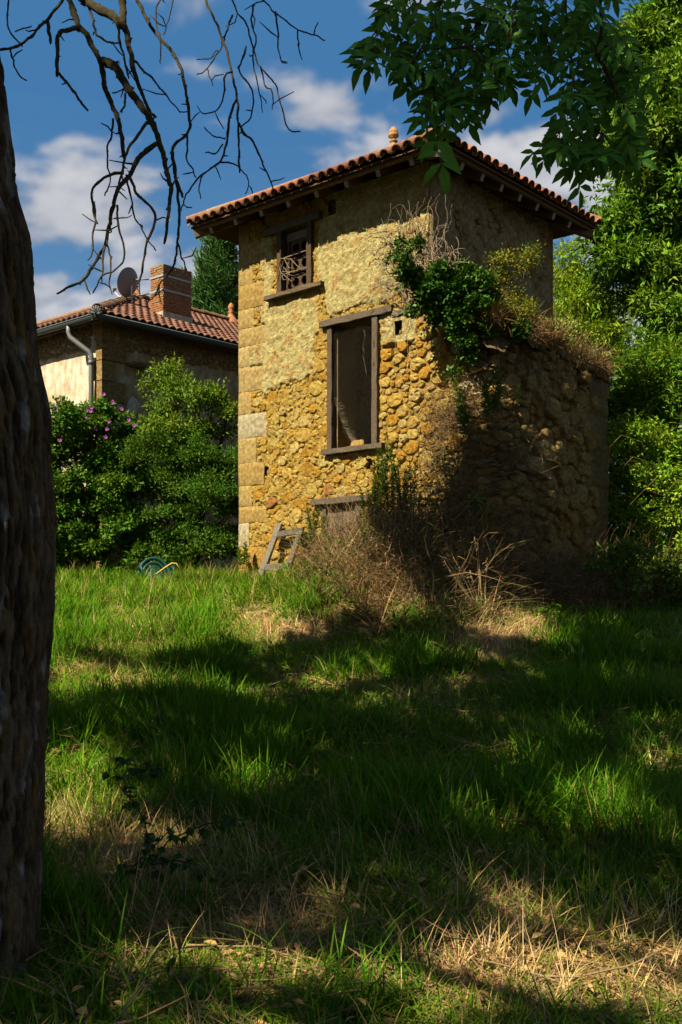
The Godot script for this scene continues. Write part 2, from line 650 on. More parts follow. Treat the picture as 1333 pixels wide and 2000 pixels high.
func build_tower() -> void:
	tower = thing("stone_tower", "square ochre rubble stone tower with tiled hip roof and ruined overgrown annex", "tower", Vector3(1.274, 0, -14.0))
	tower.rotation.y = -0.7204
	var q1 := quoins()
	var q2 := quoins_right()
	# --- the face of mortar and plaster
	var du := 0.0175
	var crack := FastNoiseLite.new()
	crack.noise_type = FastNoiseLite.TYPE_CELLULAR
	crack.cellular_return_type = FastNoiseLite.RETURN_DISTANCE2_SUB
	crack.cellular_jitter = 1.0
	crack.frequency = 1.0
	crack.seed = 17
	crack.fractal_type = FastNoiseLite.FRACTAL_NONE
	crack.domain_warp_enabled = true
	crack.domain_warp_amplitude = 0.9
	crack.domain_warp_frequency = 0.5
	var nu := int((U_END + 4.0) / du)
	var ny := int((7.45 - 0.9) / du)
	var v := PackedVector3Array()
	var c := PackedColorArray()
	var idx := PackedInt32Array()
	var at_ := PackedInt32Array()
	at_.resize((nu + 1) * (ny + 1))
	at_.fill(-1)
	for j in ny + 1:
		var y := 0.9 + du * j
		for i in nu + 1:
			var u := -4.0 + du * i
			if y > top_of(u) + 0.05:
				continue
			var p := plaster_mask(u, y)
			var o := open_mask(u, y)
			var n1 := fine.get_noise_2d(u * 9.0, y * 9.0)
			var n2 := fine.get_noise_2d(u * 3.0 + 11.0, y * 3.0)
			var n3 := fine.get_noise_2d(u * 24.0 + 5.0, y * 24.0)
			var ck := crack.get_noise_2d(u * 9.0, y * 12.0) + 1.0
			var ck2 := crack.get_noise_2d(u * 19.0 + 50.0, y * 25.0) + 1.0
			var joint := minf(sm(0.0, 0.22, ck), 0.35 + 0.65 * sm(0.0, 0.3, ck2))
			var rough := lerpf(0.010 + 0.022 * n2 + 0.014 * n1 + 0.052 * (joint - 0.78), -0.033 + 0.012 * n1 + 0.012 * joint, o)
			var w := broad(u, y) + lerpf(rough, 0.036 + 0.022 * n2 + 0.012 * n1 - 0.016 * sm(0.22, 0.0, ck2) - 0.02 * sm(0.35, 0.55, n1), p) + 0.008 * n3
			if u < -3.35 and in_quoin(q1, u, y, 0.01):
				w = broad(u, y) - 0.02
			if u > U_END - 0.9 and in_quoin(q2, u, y, 0.01):
				w = broad(u, y) - 0.02
			var col := Color(0.54, 0.345, 0.06).lerp(Color(0.61, 0.43, 0.11), clampf(0.5 + n2, 0.0, 1.0))
			col = col.lerp(Color(0.68, 0.535, 0.245), p * 0.92)
			col = col.lerp(Color(0.45, 0.27, 0.08), p * sm(0.12, 0.5, n2) * 0.6)
			if o > 0.5 and p < 0.5:
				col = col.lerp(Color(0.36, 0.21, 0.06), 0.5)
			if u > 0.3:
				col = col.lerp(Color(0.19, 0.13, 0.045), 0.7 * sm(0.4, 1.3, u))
			at_[j * (nu + 1) + i] = v.size()
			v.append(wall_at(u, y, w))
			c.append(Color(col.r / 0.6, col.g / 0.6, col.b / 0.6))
	for j in ny:
		var y := 0.9 + du * (j + 0.5)
		for i in nu:
			var a := at_[j * (nu + 1) + i]
			var b := at_[j * (nu + 1) + i + 1]
			var d := at_[(j + 1) * (nu + 1) + i + 1]
			var e := at_[(j + 1) * (nu + 1) + i]
			if a < 0 or b < 0 or d < 0 or e < 0 or in_hole(-4.0 + du * (i + 0.5), y):
				continue
			idx.append_array([a, e, d, a, d, b])
	obj("wall", grid_mesh(v, c, idx), M.mortar, tower)

	# --- the shaded right wall above the annex (x = 0, z 0 .. -3.39)
	v = PackedVector3Array()
	c = PackedColorArray()
	idx = PackedInt32Array()
	var nz := int(3.39 / 0.028)
	var nh := int(2.75 / 0.028)
	for j in nh + 1:
		for i in nz + 1:
			var s := 0.028 * i
			var y := 4.7 + 0.028 * j
			var n1 := fine.get_noise_2d(s * 8.0 + 60.0, y * 8.0)
			var n2 := fine.get_noise_2d(s * 2.2 + 71.0, y * 2.2)
			var p := sm(-0.15, 0.1, n2 + 0.35 * sm(0.9, 0.2, s))
			var w := lerpf(-0.02 + 0.02 * n1, 0.03 + 0.01 * n1, p) + 0.006 * fine.get_noise_2d(s * 22.0, y * 22.0)
			if absf(fine.get_noise_2d(s * 1.4 + 90.0, y * 1.1)) < 0.018 and p > 0.5:
				w -= 0.03
			if i == 0:
				w = 0.0
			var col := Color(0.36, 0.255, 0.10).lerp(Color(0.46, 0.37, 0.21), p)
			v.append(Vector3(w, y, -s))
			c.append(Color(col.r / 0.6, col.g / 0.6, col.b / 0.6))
	for j in nh:
		for i in nz:
			var a := j * (nz + 1) + i
			idx.append_array([a, a + nz + 1, a + nz + 2, a, a + nz + 2, a + 1])
	obj("side_wall", grid_mesh(v, c, idx), M.mortar, tower)

	# --- solid core behind the faces (also makes the reveals of the openings)
	var mb := MB.new()
	var tan := Color(0.42, 0.27, 0.09)
	for r in [[-3.97, -2.0, 0.3, 2.6], [-1.37, -0.1, 0.3, 2.6], [-3.97, -0.1, 2.6, 3.45], [-3.97, -1.9, 3.45, 5.4], [-0.99, -0.1, 3.45, 5.4], [-3.97, -0.1, 5.4, 6.07], [-3.97, -2.99, 6.07, 7.1], [-2.32, -0.1, 6.07, 7.1], [-3.97, -0.1, 7.1, 7.44]]:
		mb.box(Transform3D(Basis(), Vector3((r[0] + r[1]) / 2, (r[2] + r[3]) / 2, -0.27)), Vector3(r[1] - r[0], r[3] - r[2], 0.40), tan)
	for r in [[-0.10, -0.5, -3.3, -0.48], [-3.97, -3.57, -3.3, -0.48]]:
		mb.box(Transform3D(Basis(), Vector3((r[0] + r[1]) / 2, 3.87, (r[2] + r[3]) / 2)), Vector3(absf(r[1] - r[0]), 7.14, r[3] - r[2]), tan)
	mb.box(Transform3D(Basis(), Vector3(-2.03, 3.87, -3.5)), Vector3(3.9, 7.14, 0.36), tan)
	mb.box(Transform3D(Basis(), Vector3(-2.03, 7.37, -1.9)), Vector3(3.0, 0.1, 2.75), Color(0.08, 0.05, 0.03))
	mb.box(Transform3D(Basis(), Vector3(0.42, 2.5, -1.85)), Vector3(1.0, 4.4, 2.9), tan)
	obj("wall_core", mb.done(), M.mortar, tower)

	# --- dressed corner stones
	var edge := func(u: float, y: float, w: float) -> Vector3: return wall_at(u, y, w)
	for k in q1.size() + q2.size():
		var q: Array = q1[k] if k < q1.size() else q2[k - q1.size()]
		var b := MB.new()
		var pale := rng.randf()
		var col := Color(0.54, 0.365, 0.115).lerp(Color(0.61, 0.475, 0.21), pale)
		if k == 14 or k == 9:
			col = Color(0.62, 0.53, 0.34)
		elif k == 15 or k == 16:
			col = Color(0.57, 0.34, 0.075)
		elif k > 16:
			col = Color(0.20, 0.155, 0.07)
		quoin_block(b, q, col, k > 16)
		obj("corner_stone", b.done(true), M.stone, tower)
	# near corner: tall dressed edge under the eave
	var ncs := [7.40, 7.0, 6.72, 6.3, 5.95, 5.5, 5.15]
	for k in ncs.size() - 1:
		var b := MB.new()
		var w1 := 0.28 if k % 2 == 0 else 0.18
		quoin_block(b, [-w1, 0.012, ncs[k + 1], ncs[k]], Color(0.50, 0.36, 0.15), false, 0.022)
		obj("corner_stone", b.done(true), M.stone, tower)

	# --- rubble stones
	var ok := func(u: float, y: float, r: float) -> bool:
		if y > top_of(u) - r * 0.5 or in_hole(u, y, r * 0.75 + 0.05):
			return false
		if u < -3.2 and in_quoin(q1, u, y, r * 0.75):
			return false
		if u > U_END - 1.0 and (u > U_END - r * 0.8 or in_quoin(q2, u, y, r * 0.75)):
			return false
		return true
	var cells := rubble_cells(-3.95, U_END, ok, [[0.15, 260], [0.12, 500], [0.09, 1300], [0.068, 3000], [0.05, 6500], [0.036, 6000]], 1.28, 1.0, 7.42)
	var list := []
	for s in cells:
		var u: float = s[0]
		var y: float = s[1]
		var p := plaster_mask(u, y)
		if p > 0.75:
			continue
		var o := open_mask(u, y)
		var seen: float = s[2] * s[2] * (0.72 if u < 0.9 else 0.45) * (1.0 - 0.7 * p) * lerpf(0.75, 1.0, o)
		if y < 1.9:
			seen *= 0.2
		list.append([seen, s, o, p])
	list.sort_custom(func(a, b): return a[0] > b[0])
	var rest := MB.new()
	for i in list.size():
		var s: Array = list[i][1]
		var o: float = list[i][2]
		var crown: float = lerpf(R(0.002, 0.030), R(0.018, 0.048), o) * clampf(s[2] / 0.07, 0.7, 1.35)
		var base: float = broad(s[0], s[1]) + lerpf(0.0, -0.022, o)
		if s[0] > 0.4:
			crown *= 1.8 if s[0] < 1.7 else 1.4
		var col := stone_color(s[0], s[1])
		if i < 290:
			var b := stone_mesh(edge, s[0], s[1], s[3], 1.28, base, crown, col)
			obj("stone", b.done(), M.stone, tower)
		else:
			stone_mesh(edge, s[0], s[1], s[3], 1.28, base, crown, col, rest)
	var ro := obj("rubble", rest.done(), M.stone, tower)
	ro.set_meta("kind", "stuff")
	# stones of the shaded right wall
	var edge2 := func(u: float, y: float, w: float) -> Vector3: return Vector3(w, y, -u)
	var ok2 := func(u: float, y: float, r: float) -> bool: return fine.get_noise_2d(u * 2.2 + 71.0, y * 2.2) + 0.35 * sm(0.9, 0.2, u) < 0.02
	rest = MB.new()
	for s in rubble_cells(0.25, 3.3, ok2, [[0.12, 100], [0.08, 500], [0.055, 900]], 1.28, 4.8, 7.3):
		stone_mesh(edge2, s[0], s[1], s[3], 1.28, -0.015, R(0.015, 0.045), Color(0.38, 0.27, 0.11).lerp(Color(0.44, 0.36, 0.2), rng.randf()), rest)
	ro = obj("rubble", rest.done(), M.stone, tower)
	ro.set_meta("kind", "stuff")

	# big loose slabs sticking out of the ruined corner
	for k in 26:
		var u := R(0.35, 1.65)
		var y := R(2.6, 4.85)
		if k < 9:
			y = R(3.5, 3.75)
		y = minf(y, 4.4)
		var b := MB.new()
		var rad := PackedFloat32Array()
		var r := R(0.09, 0.19)
		for i in 11:
			rad.append(r * R(0.75, 1.15))
		stone_mesh(edge, u, y, rad, R(2.2, 3.6), broad(u, y) - 0.06, R(0.12, 0.22), Color(0.42, 0.31, 0.14).lerp(Color(0.26, 0.2, 0.1), rng.randf()), b)
		obj("stone_slab", b.done(), M.stone, tower)

	# --- earth on top of the annex
	v = PackedVector3Array()
	c = PackedColorArray()
	idx = PackedInt32Array()
	var gx := 26
	var gz := 70
	for j in gz + 1:
		for i in gx + 1:
			var x := 1.16 * i / gx
			var z := 0.04 - 3.42 * j / gz
			var edge_d := minf(1.16 - x, minf(0.04 - z, z + 3.38))
			var y := 4.80 - 0.2 * sm(-1.4, -3.4, z) + 0.34 * sm(0.0, 0.45, edge_d) + 0.13 * fine.get_noise_2d(x * 2.5, z * 2.5)
			y -= 0.25 * sm(0.5, 0.0, Vector2(1.16 - x, 0.04 - z).length())
			v.append(Vector3(x, y, z))
			var col := Color(0.14, 0.095, 0.045).lerp(Color(0.20, 0.14, 0.07), rng.randf())
			c.append(Color(col.r / 0.6, col.g / 0.6, col.b / 0.6))
	for j in gz:
		for i in gx:
			var a := j * (gx + 1) + i
			idx.append_array([a, a + gx + 1, a + gx + 2, a, a + gx + 2, a + 1])
	obj("earth_cap", grid_mesh(v, c, idx), M.earth, tower)

	openings()
	tower_roof()


func quoin_block(b: MB, q: Array, col: Color, right: bool, proud := 0.016) -> void:
	var g := 0.003
	var u0: float = q[0] + (0.0 if not right else g)
	var u1: float = q[1] - (g if not right else 0.0)
	var y0: float = q[2] + g
	var y1: float = q[3] - g
	var nx := 7
	var ny := 6
	var pts := []
	for j in ny + 1:
		var row := []
		for i in nx + 1:
			var s := float(i) / nx
			var t := float(j) / ny
			var e := minf(minf(s, 1.0 - s) * (u1 - u0), minf(t, 1.0 - t) * (y1 - y0))
			var u := lerpf(u0, u1, s)
			var y := lerpf(y0, y1, t)
			var uu := u + (0.018 * fine.get_noise_2d(u * 5.0, y * 9.0 + u0) if (s > 0.9 and not right) or (s < 0.1 and right) else 0.0)
			var yy := y + (0.012 * fine.get_noise_2d(u * 9.0 + y0 * 7.0, 4.0) if t < 0.01 or t > 0.99 else 0.0)
			var w := -0.006 if e < 0.0001 else proud * (0.82 + 0.18 * sm(0.0, 0.05, e)) + 0.012 * fine.get_noise_2d(u * 7.0, y * 7.0 + 100.0)
			if e < 0.0001 and ((s < 0.01 and not right) or (s > 0.99 and right)):
				w = proud * 0.8 + 0.006 * fine.get_noise_2d(3.0, y * 9.0)
			row.append(wall_at(uu, yy, w + broad(u, y) * 0.5))
		pts.append(row)
	for j in ny:
		for i in nx:
			b.quad(pts[j][i], pts[j + 1][i], pts[j + 1][i + 1], pts[j][i + 1], col)
	# the return of the block round the corner
	var back := Vector3(0.0, 0.0, -0.3) if not right else Vector3(-0.3, 0.0, 0.0)
	var e := 0 if not right else nx
	if q[1] > -0.1 and not right:
		e = nx
	for j in ny:
		b.quad(pts[j][e], pts[j + 1][e], pts[j + 1][e] + back, pts[j][e] + back, col)


func beam(a: Vector3, b: Vector3, w: float, h: float, col: Color, ends := Color(-1, 0, 0), rough := 0.006) -> MB:
	# hewn timber: a many-sided bar with slightly uneven faces
	var m := MB.new()
	var dir := b - a
	var l := dir.length()
	dir /= l
	var up := Vector3.UP if absf(dir.y) < 0.8 else Vector3.FORWARD
	var x := dir.cross(up).normalized()
	var y := x.cross(dir)
	var prof := [Vector2(-0.5, -0.42), Vector2(-0.5, 0.42), Vector2(-0.42, 0.5), Vector2(0.42, 0.5), Vector2(0.5, 0.42), Vector2(0.5, -0.42), Vector2(0.42, -0.5), Vector2(-0.42, -0.5)]
	var n := maxi(2, int(l / 0.18))
	var last := []
	var ph := R(0, 100)
	for i in n + 1:
		var ring := []
		for k in 8:
			var r := Vector2(fine.get_noise_2d(i * 0.6 + ph, k * 1.3), fine.get_noise_2d(i * 0.6 + ph + 40.0, k * 1.3)) * rough * 2.0
			ring.append(a + dir * (l * i / n) + x * (prof[k].x * w + r.x) + y * (prof[k].y * h + r.y))
		if i > 0:
			for k in 8:
				var q := (k + 1) % 8
				m.quad(last[k], last[q], ring[q], ring[k], col)
		var ec := col if ends.r < 0 else ends
		if i == 0:
			for k in range(1, 7):
				m.tri(ring[0], ring[k + 1], ring[k], ec)
		if i == n:
			for k in range(1, 7):
				m.tri(ring[0], ring[k], ring[k + 1], ec)
		last = ring
	return m


func openings() -> void:
	var grey := Color(0.17, 0.132, 0.09)
	var brown := Color(0.13, 0.085, 0.05)
	var pale := Color(0.25, 0.21, 0.15)
	# small pigeon window
	var w := Node3D.new()
	w.name = "pigeon_window"
	tower.add_child(w)
	w.set_meta("label", "small upper window of pigeon holes with grey timber frame")
	obj("lintel", beam(Vector3(-3.33, 7.14, 0.03), Vector3(-2.08, 7.17, 0.03), 0.12, 0.11, Color(0.17, 0.15, 0.1)).done(), M.wood_x, w)
	obj("jamb", beam(Vector3(-2.975, 6.07, 0.02), Vector3(-2.975, 7.09, 0.02), 0.10, 0.12, brown).done(), M.wood_y, w)
	obj("jamb", beam(Vector3(-2.32, 6.07, 0.02), Vector3(-2.32, 7.12, 0.02), 0.10, 0.105, brown).done(), M.wood_y, w)
	obj("sill", beam(Vector3(-3.27, 6.05, 0.075), Vector3(-2.02, 6.075, 0.055), 0.12, 0.075, Color(0.18, 0.13, 0.082)).done(), M.wood_x, w)
	obj("top_board", beam(Vector3(-2.88, 6.98, -0.03), Vector3(-2.37, 6.99, -0.03), 0.03, 0.13, pale).done(), M.wood_x, w)
	var ys := [6.14, 6.42, 6.69]
	for k in 3:
		var m := MB.new()
		var h: float = 0.24 if k < 2 else 0.25
		hole_board(m, -2.80, ys[k], 0.195, h, 0.072, brown)
		hole_board(m, -2.605, ys[k], 0.20, h, 0.072, brown)
		obj("hole_board", m.done(), M.wood_y, w)
		obj("perch", tube_mesh([Vector3(-2.93, ys[k] - 0.02 + R(-0.01, 0.01), -0.0), Vector3(-2.65, ys[k] - 0.015, 0.015), Vector3(-2.34, ys[k] - 0.01 + R(0, 0.02), 0.0)], 0.011, 0.009, 6, Color(0.34, 0.25, 0.16)), M.wood_x, w)
	for k in 3:
		obj("plank", beam(Vector3(-2.90 + 0.0 * k, 6.1 + 0.01 * k, -0.05 - 0.02 * k), Vector3(-2.86 + 0.01 * k, 6.95, -0.05 - 0.02 * k), 0.06, 0.02, brown).done(), M.wood_y, w)
	for k in 7:
		var p0 := Vector3(R(-3.0, -2.75), R(6.25, 6.5), 0.08)
		obj("dead_stem", tube_mesh([p0, p0 + Vector3(R(0.0, 0.15), R(0.05, 0.2), 0.02), p0 + Vector3(R(0.1, 0.3), R(-0.1, 0.15), 0.0), p0 + Vector3(R(0.2, 0.35), R(-0.15, 0.02), -0.02)], 0.007, 0.004, 5, Color(0.36, 0.27, 0.17)), M.twig, w)
	# tall lower window
	w = Node3D.new()
	w.name = "tall_window"
	tower.add_child(w)
	w.set_meta("label", "tall window opening with torn chicken wire and dark inside")
	obj("lintel", beam(Vector3(-2.07, 5.43, 0.04), Vector3(-0.65, 5.45, 0.02), 0.12, 0.105, grey).done(), M.wood_x, w)
	obj("jamb", beam(Vector3(-1.90, 3.48, 0.0), Vector3(-1.90, 5.37, 0.0), 0.10, 0.10, Color(0.16, 0.115, 0.078)).done(), M.wood_y, w)
	obj("jamb", beam(Vector3(-0.985, 3.48, 0.01), Vector3(-0.985, 5.40, 0.0), 0.105, 0.12, Color(0.18, 0.135, 0.092)).done(), M.wood_y, w)
	obj("sill", beam(Vector3(-2.02, 3.43, 0.05), Vector3(-0.82, 3.45, 0.035), 0.12, 0.085, grey).done(), M.wood_x, w)
	for k in 5:      # mortise slots of the right jamb
		obj("mortise", beam(Vector3(-0.985, 3.72 + 0.3 * k, 0.0545), Vector3(-0.985, 3.81 + 0.3 * k, 0.0545), 0.02, 0.022, Color(0.02, 0.015, 0.012), Color(-1, 0, 0), 0.001).done(), M.wood_y, w)
	var inner := MB.new()
	inner.box(Transform3D(Basis(), Vector3(-1.85, 4.4, -0.285)), Vector3(0.05, 1.9, 0.43), Color(0.40, 0.26, 0.085))
	obj("reveal_board", inner.done(), M.wood_y, w)
	# chicken wire
	var wire := MB.new()
	var s := 0.0185
	var rows := int(1.95 / (s * 1.5))
	var cols := int(0.84 / (s * 1.732))
	for j in rows:
		for i in cols:
			var x0 := -1.84 + s * 1.732 * (i + 0.5 * (j % 2)) + s * 0.87
			var y0 := 3.50 + s * 1.5 * j
			var pts := []
			for k in 4:
				var a := PI / 6.0 + PI / 3.0 * (k + 2)
				pts.append(net_point(x0 + s * cos(a), y0 + s * sin(a)))
			for k in 3:
				if torn(x0, y0):
					continue
				wire_seg(wire, pts[k], pts[k + 1], 0.0005, Color(0.13, 0.105, 0.07))
	# the torn edge, folded over on itself
	for k in 150:
		var t := rng.randf()
		var p := Vector3(-1.85 + 0.42 * t, 4.28 - 0.74 * t - 0.1 * sin(t * 3.0), 0.0)
		var q := p + Vector3(R(0.04, 0.15), R(-0.05, 0.06), R(-0.03, 0.03))
		wire_seg(wire, p + Vector3(0, 0, R(-0.02, 0.02)), q, 0.0007)
	for k in 1:
		var pp := Vector3(R(-1.75, -1.1), R(4.6, 5.3), 0.01)
		for i in 9:
			var nx := pp + Vector3(R(-0.05, 0.05), R(-0.1, -0.04), 0.0)
			wire_seg(wire, pp, nx, 0.0016, Color(0.2, 0.17, 0.11))
			pp = nx
	var net := obj("chicken_wire", wire.done(), M.wire, w)
	net.set_meta("label", "rusty hexagonal chicken wire torn at the lower left")
	var st := MB.new()
	var rad := PackedFloat32Array()
	for i in 11:
		rad.append(R(0.12, 0.15))
	stone_mesh(func(u: float, y: float, d: float) -> Vector3: return Vector3(u, 3.49 + d, -0.02 - y), -1.40, 0.03, rad, 2.0, 0.0, 0.09, Color(0.55, 0.36, 0.12), st)
	var loose := obj("loose_stone", st.done(true), M.stone)
	loose.transform = tower.transform
	tag(loose, "flat loose ochre stone lying on the sill of the tall window", "stone")
	# low plank door behind the dry brush
	w = Node3D.new()
	w.name = "plank_door"
	tower.add_child(w)
	obj("lintel", beam(Vector3(-2.25, 2.66, 0.04), Vector3(-1.08, 2.69, 0.04), 0.12, 0.10, grey).done(), M.wood_x, w)
	for k in 4:
		obj("plank", beam(Vector3(-1.93 + 0.165 * k, 1.0, -0.03), Vector3(-1.93 + 0.165 * k, 2.62 - R(0, 0.02), -0.03), 0.158, 0.03, Color(0.30, 0.23, 0.16).lerp(grey, rng.randf())).done(), M.wood_y, w)
	obj("jamb", beam(Vector3(-2.02, 1.0, 0.0), Vector3(-2.02, 2.6, 0.0), 0.08, 0.07, grey).done(), M.wood_y, w)
	obj("jamb", beam(Vector3(-1.33, 1.0, 0.0), Vector3(-1.33, 2.6, 0.0), 0.08, 0.08, pale).done(), M.wood_y, w)
	# timber left in the masonry beside the lintel, and slips of brick
	obj("bond_timber", beam(Vector3(-0.66, 5.36, 0.0), Vector3(-0.12, 5.40, 0.0), 0.10, 0.09, Color(0.25, 0.21, 0.15)).done(), M.wood_x, tower)
	for p in [[-1.95, 3.36], [-1.78, 3.365], [-1.60, 3.36], [-1.45, 3.37], [-3.35, 4.93], [-3.1, 4.86], [-2.9, 4.9], [-2.65, 4.75], [-2.0, 5.06], [-0.85, 5.30], [-0.80, 5.16], [-3.4, 5.94], [-3.35, 5.98], [-3.2, 6.66], [-0.35, 6.5], [-0.27, 6.55]]:
		var bl: float = R(0.08, 0.17)
		var b := MB.new()
		b.box(Transform3D(Basis(Vector3.FORWARD, R(-0.25, 0.25)), Vector3(p[0] + R(-0.04, 0.04), p[1] + R(-0.02, 0.02), -0.012)), Vector3(bl, R(0.025, 0.04), 0.08), Color(0.38, 0.14, 0.05).lerp(Color(0.46, 0.24, 0.09), rng.randf()))
		obj("brick", b.done(), M.brick, tower)

func net_point(x: float, y: float) -> Vector3:
	return Vector3(x + 0.03 * fine.get_noise_2d(x * 2.0, y * 1.5), y, 0.0 + 0.06 * fine.get_noise_2d(x * 1.8 + 20.0, y * 1.2))

func torn(x: float, y: float) -> bool:
	return y < 4.27 - (x + 1.85) * 1.85 - 0.12 * sin((x + 1.85) * 5.0) and x < -1.40

func wire_seg(m: MB, a: Vector3, b: Vector3, r: float, col := Color(0.21, 0.18, 0.115)) -> void:
	var dir := (b - a).normalized()
	var x := dir.cross(Vector3(0, 0, 1)).normalized() * r
	var z := Vector3(0, 0, r)
	m.quad(a - x, b - x, b + z, a + z, col)
	m.quad(a + z, b + z, b + x, a + x, col)

func hole_board(m: MB, x: float, y: float, w: float, h: float, r: float, col: Color) -> void:
	var c := Vector3(x + w / 2, y + h * 0.45, -0.04)
	var N := 24
	for i in N:
		var p := []
		for k in 2:
			var a := TAU * (i + k) / N
			var d := Vector2(cos(a), sin(a))
			var s := minf(w / 2 / maxf(absf(d.x), 1e-4), h / 2 / maxf(absf(d.y), 1e-4))
			p.append(c + Vector3(d.x, d.y, 0) * r)
			p.append(c + Vector3(d.x * s, d.y * s, 0) + Vector3(0, 0.0, 0))
		var b := Vector3(0, 0, -0.025)
		m.quad(p[0], p[2], p[3], p[1], col)
		m.quad(p[0] + b, p[1] + b, p[3] + b, p[2] + b, col)
		m.quad(p[0], p[0] + b, p[2] + b, p[2], col)

func tube_mesh(pts: Array, r0: float, r1: float, sides: int, col: Color, wob := 0.1) -> ArrayMesh:
	var m := MB.new()
	var pp := PackedVector3Array()
	var rr := PackedFloat32Array()
	for i in pts.size():
		pp.append(pts[i])
		rr.append(lerpf(r0, r1, float(i) / maxf(1, pts.size() - 1)))
	m.tube(pp, rr, sides, col, wob, rng)
	return m.done(true)


# ------------------------------------------------------------------ roof tiles
func tile_mesh(l: float, r0: float, r1: float, concave: bool) -> ArrayMesh:
	# axis along +Z is up the slope; lower, wider end at z = 0
	var m := MB.new()
	var t := 0.016
	var n := 7
	var col := Color(1, 1, 1) * 0.6
	var f := -1.0 if concave else 1.0
	var o := []
	for q in 2:
		var r := r0 if q == 0 else r1
		var z := l * q
		var ring := []
		for k in n + 1:
			var a := PI * k / n
			ring.append([Vector3(cos(a) * r, sin(a) * r * 0.86 * f, z), Vector3(cos(a) * (r - t), sin(a) * (r - t) * 0.86 * f, z)])
		o.append(ring)
	for k in n:
		m.quad(o[0][k][0], o[0][k + 1][0], o[1][k + 1][0], o[1][k][0], col)
		m.quad(o[0][k][1], o[1][k][1], o[1][k + 1][1], o[0][k + 1][1], col)
		m.quad(o[0][k][0], o[0][k][1], o[0][k + 1][1], o[0][k + 1][0], col)
		m.quad(o[1][k][0], o[1][k + 1][0], o[1][k + 1][1], o[1][k][1], col)
	return m.done()

func tinted(base: ArrayMesh, col: Color) -> ArrayMesh:
	var a := base.surface_get_arrays(0)
	var c: PackedColorArray = a[Mesh.ARRAY_COLOR]
	c.fill(Color(col.r / 0.6, col.g / 0.6, col.b / 0.6))
	a[Mesh.ARRAY_COLOR] = c
	var m := ArrayMesh.new()
	m.add_surface_from_arrays(Mesh.PRIMITIVE_TRIANGLES, a)
	return m

func clay() -> Color:
	var c := Color(0.21, 0.08, 0.045).lerp(Color(0.29, 0.135, 0.075), rng.randf())
	var t := rng.randf()
	if t < 0.2:
		c = Color(0.30, 0.15, 0.09)
	elif t < 0.35:
		c = Color(0.36, 0.21, 0.12)
	elif t < 0.42:
		c = Color(0.26, 0.20, 0.12)
	return c

